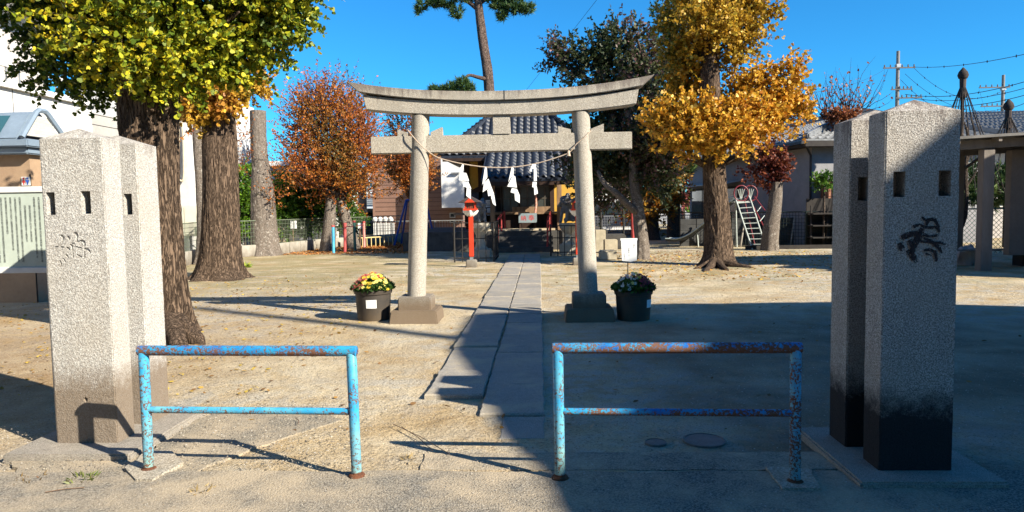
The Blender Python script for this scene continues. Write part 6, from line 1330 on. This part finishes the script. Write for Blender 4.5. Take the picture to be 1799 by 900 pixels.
# swing
BL2=simple('swing_blue',(.03,.10,.42),(.03,.07,.3),.5); t=thing('swing_frame','blue swing frame standing half behind the left torii column','swing',(A(718,430,31).x,31,0)); Y=31
for (u0,u1,m,yy) in ((692,714,BL2,31),(705,716,BL2,32.4),(766,748,BL2,31),(756,746,BL2,32.4)):
    a=Vector((A(u0,432,yy).x,yy,-.03)); b=A(u1,372,31.7); b.z=A(715,352,31.7).z; part('leg',MB().tube([a,b],.045,8),m,t,smooth=True)
l=A(714,352,31.7);r=A(748,352,31.7); part('top_bar',MB().tube([l,Vector((r.x,31.7,l.z))],.05,8),BL2,t,smooth=True)
for x in (l.x+.25,l.x+.65): part('chain',MB().tube([(x,31.7,l.z),(x,31.7,.45)],.012,4),STEEL,t)
part('seat',MB().bx(l.x+.22,l.x+.68,31.6,31.82,.42,.46),WOODL,t)
# little stake signs
def stake(u,v0,v1,vb,ur,lab):
    g_=G(u,vb); Y=g_.y; a=A(u-ur,v1,Y);b=A(u+ur,v0,Y); t=thing('stake_sign',lab,'sign',g_); part('stake',MB().tube([g_-Z*.05,Vector((g_.x,Y+.02,b.z-.05))],.025,6),WOODL,t); part('sign_plate',MB().bx(a.x,b.x,Y-.02,Y,a.z,b.z),PAPER,t,bevel=.003)
stake(516,388,402,443,5,'small white sign on a wooden stake before the left wire fence'); stake(633,392,402,436,4,'tiny white sign beside the coloured exercise bars')
# row of far houses and trees closing the horizon
far=[('white_house','far pale house behind the left hedge',470,620,330,75,(.6,.6,.58)),('tan_house','far tan house between shrine and white wall',840,1010,330,70,(.45,.38,.3)),('grey_house','far grey house behind the shrine roof right',1010,1140,345,80,(.4,.4,.42)),('white_house','far white house behind the dark pine',1180,1330,350,85,(.6,.6,.6)),('brown_house','far brown house past the grey house',1440,1600,330,80,(.35,.27,.2)),('white_house','far white house behind the rope cones',1600,1820,330,70,(.6,.58,.56)),('brown_house','far brown house beyond the open shed',1790,2100,300,60,(.35,.26,.2)),('pale_house','far pale house left of the brown building',540,680,360,65,(.5,.48,.45)),('pale_house','far pale house behind the notice board',-400,160,250,50,(.5,.48,.45))]
for k,(nm,lab,u0,u1,vt,Y,c) in enumerate(far): block(nm,lab,u0,u1,vt,Y,8,simple('far_wall_%d'%k,c),TILEG,tuple((u0+(u1-u0)*q,vt+14,u0+(u1-u0)*(q+.08),vt+24) for q in (.15,.45,.75)),'house')
c=A(1215,400,52); sh=thing('roadside_shrub','bright green bushy shrub at the back beside the grey house','shrub',(c.x,52,0)); crown(sh,[C(1208,365,52,24,18,160),C(1222,385,52,24,16,120)],OVAL,.18,5,HEDGE+[(.16,.24,.03)],LEAF,BARKD,shoot=.5,up=.3); part('stem',MB().tube([(c.x,52,0),(c.x,52,1)],.1,6),BARKD,sh)

# ------------------------------------------------------------------ utility covers, litter, pebbles, weeds
for (u,v,r,lab) in ((1237,778,.13,'large round dark utility cover in the shaded ground behind the right barrier'),(1152,782,.066,'small round utility cover left of the larger one')):
    p=G(u,v); tag(part('utility_cover',MB().lathe((p.x,p.y,-.01),[(r*1.08,0),(r*1.08,.032),(r*1.0,.034),(r*.98,.028),(r*.97,.030),(r*.4,.034),(.01,.034)],40),simple('cast_cover',(.15,.145,.135),(.09,.088,.08),.5,20,90,.3),loc=(p.x,p.y,0),smooth=True),lab,'utility cover')
def scatter(n,box,zf=None):
    x=rng.uniform(box[0],box[1],n); y=rng.uniform(box[2],box[3],n); return x,y
# fallen leaves
sets=[((-9.5,-2.5,6,17),2600,[(.35,.22,.05),(.45,.32,.06),(.22,.12,.04)],.05),((-9.5,-4.5,25.5,31),5200,[(.36,.15,.04),(.42,.18,.05),(.25,.10,.04)],.085),((-8,-4.5,29,34),5200,[(.36,.15,.04),(.42,.18,.05),(.25,.10,.04)],.09),((2,9,15,24),2600,[(.5,.33,.06),(.45,.22,.05),(.25,.14,.05)],.07),((-6,6,5,25),900,[(.30,.17,.05),(.16,.09,.04)],.05),((2.2,6,20,25),900,[(.28,.12,.05),(.16,.07,.04)],.06)]
Pl=[];Sz=[];Tn=[]
for (bx_,n,pal,sz) in sets:
    x,y=scatter(n,bx_); Pl.append(np.stack([x,y,np.array([gh(a,b) for a,b in zip(x,y)])+.012],1)); Sz.append(np.full(n,sz)); Tn.append(np.array(pal)[rng.integers(0,len(pal),n)])
Pl=np.concatenate(Pl); lf=leaves('fallen_leaves',Pl,np.zeros_like(Pl),np.concatenate(Sz),OVAL,[(1,1,1)],LITTER,None,flat=True,jitter=1,kind='stuff')
a=lf.data.color_attributes['tint']; c=np.ones((len(lf.data.vertices),4),dtype=np.float32); c[:,:3]=np.repeat(np.concatenate(Tn),6,axis=0); a.data.foreach_set('color',c.ravel())
# pebbles and grit
def pebbles(name,n,box,s0,s1,pal,zo=.0):
    x,y=scatter(n,box); s=rng.uniform(s0,s1,n)*rng.uniform(.5,1,n); z=np.array([gh(a,b) for a,b in zip(x,y)])+zo
    oc=np.array([(1,0,0),(0,1,0),(-1,0,0),(0,-1,0),(0,0,.7)],dtype=float); V=oc[None]*s[:,None,None]*rng.uniform(.6,1.3,(n,5,1)); V+=np.stack([x,y,z],1)[:,None,:]
    f=np.array([(0,1,4),(1,2,4),(2,3,4),(3,0,4)]); I=(np.arange(n)[:,None,None]*5+f[None]).reshape(-1); c=np.repeat(np.array(pal)[rng.integers(0,len(pal),n)],5,axis=0)
    return fast_mesh(name,V.reshape(-1,3),I,3,LITTER,None,c,None,'stuff')
PB=[(.42,.37,.29),(.30,.26,.21),(.48,.44,.38),(.17,.14,.11),(.36,.29,.20)]
pebbles('gravel',45000,(-6,5,4.2,15),.0025,.009,PB,.002); pebbles('gravel',9000,(-5,5,3.4,4.35),.002,.006,PB,.024); pebbles('gravel',3500,(-4.0,-1.2,4.2,5.9),.003,.010,PB,.031)
# weeds: a small tuft at the lower left and moss clumps by the trees
def tuft(u,v,n,h,lab,pal=[(.10,.15,.03),(.16,.18,.05),(.22,.18,.06)],w=.08,name='grass_tuft'):
    p=G(u,v); a=rng.uniform(0,6.28,n); r=np.sqrt(rng.uniform(0,1,n))*w; P_=np.stack([p.x+r*np.cos(a),p.y+r*np.sin(a),np.full(n,.015)],1); D_=np.stack([np.cos(a)*.9,np.sin(a)*.9,np.full(n,.55)],1)
    o=leaves(name,P_,D_,h,DIA*np.array([.35,1]),pal,LEAF,None,loc=p,curl=.4); tag(o,lab,'grass tuft')
tuft(142,848,90,.05,'small green weed tuft in the crack of the lower left apron'); tuft(52,848,40,.04,'tiny brownish weed by the lower left edge',[(.25,.12,.05),(.18,.12,.05)]); tuft(717,832-20,26,.05,'dry weed sprig in the gravel between the two barriers',[(.3,.22,.1)],.04)
tuft(428,470,120,.16,'yellow green seedling at the foot of the thick ginkgo',[(.35,.40,.05),(.5,.5,.08),(.2,.3,.04)],.12); tuft(355,868,30,.05,'dry grass sprig on the road edge below the left barrier',[(.3,.22,.1),(.4,.3,.15)],.05)
def twigs_on(lst):
    for i,(u0,v0,u1,v1,lab) in enumerate(lst):
        a=G(u0,v0)+Z*.03;b=G(u1,v1)+Z*.03; tag(part('fallen_twig',MB().tube([a,a.lerp(b,.5)+Vector((.01,.01,.004)),b],.003,4),simple('twig_brown',(.2,.13,.08),(.1,.06,.04)) if i==0 else bpy.data.materials['twig_brown'],loc=a),lab,'twig')
twigs_on([(80,874,148,866,'thin pale twig on the road at the lower left'),(520,742,524,752,'tiny twig lying behind the left barrier'),(690,752,790,806,'long dry twig on the sand between the barriers'),(705,757,760,800,'shorter dry twig crossing the sand between the barriers')])
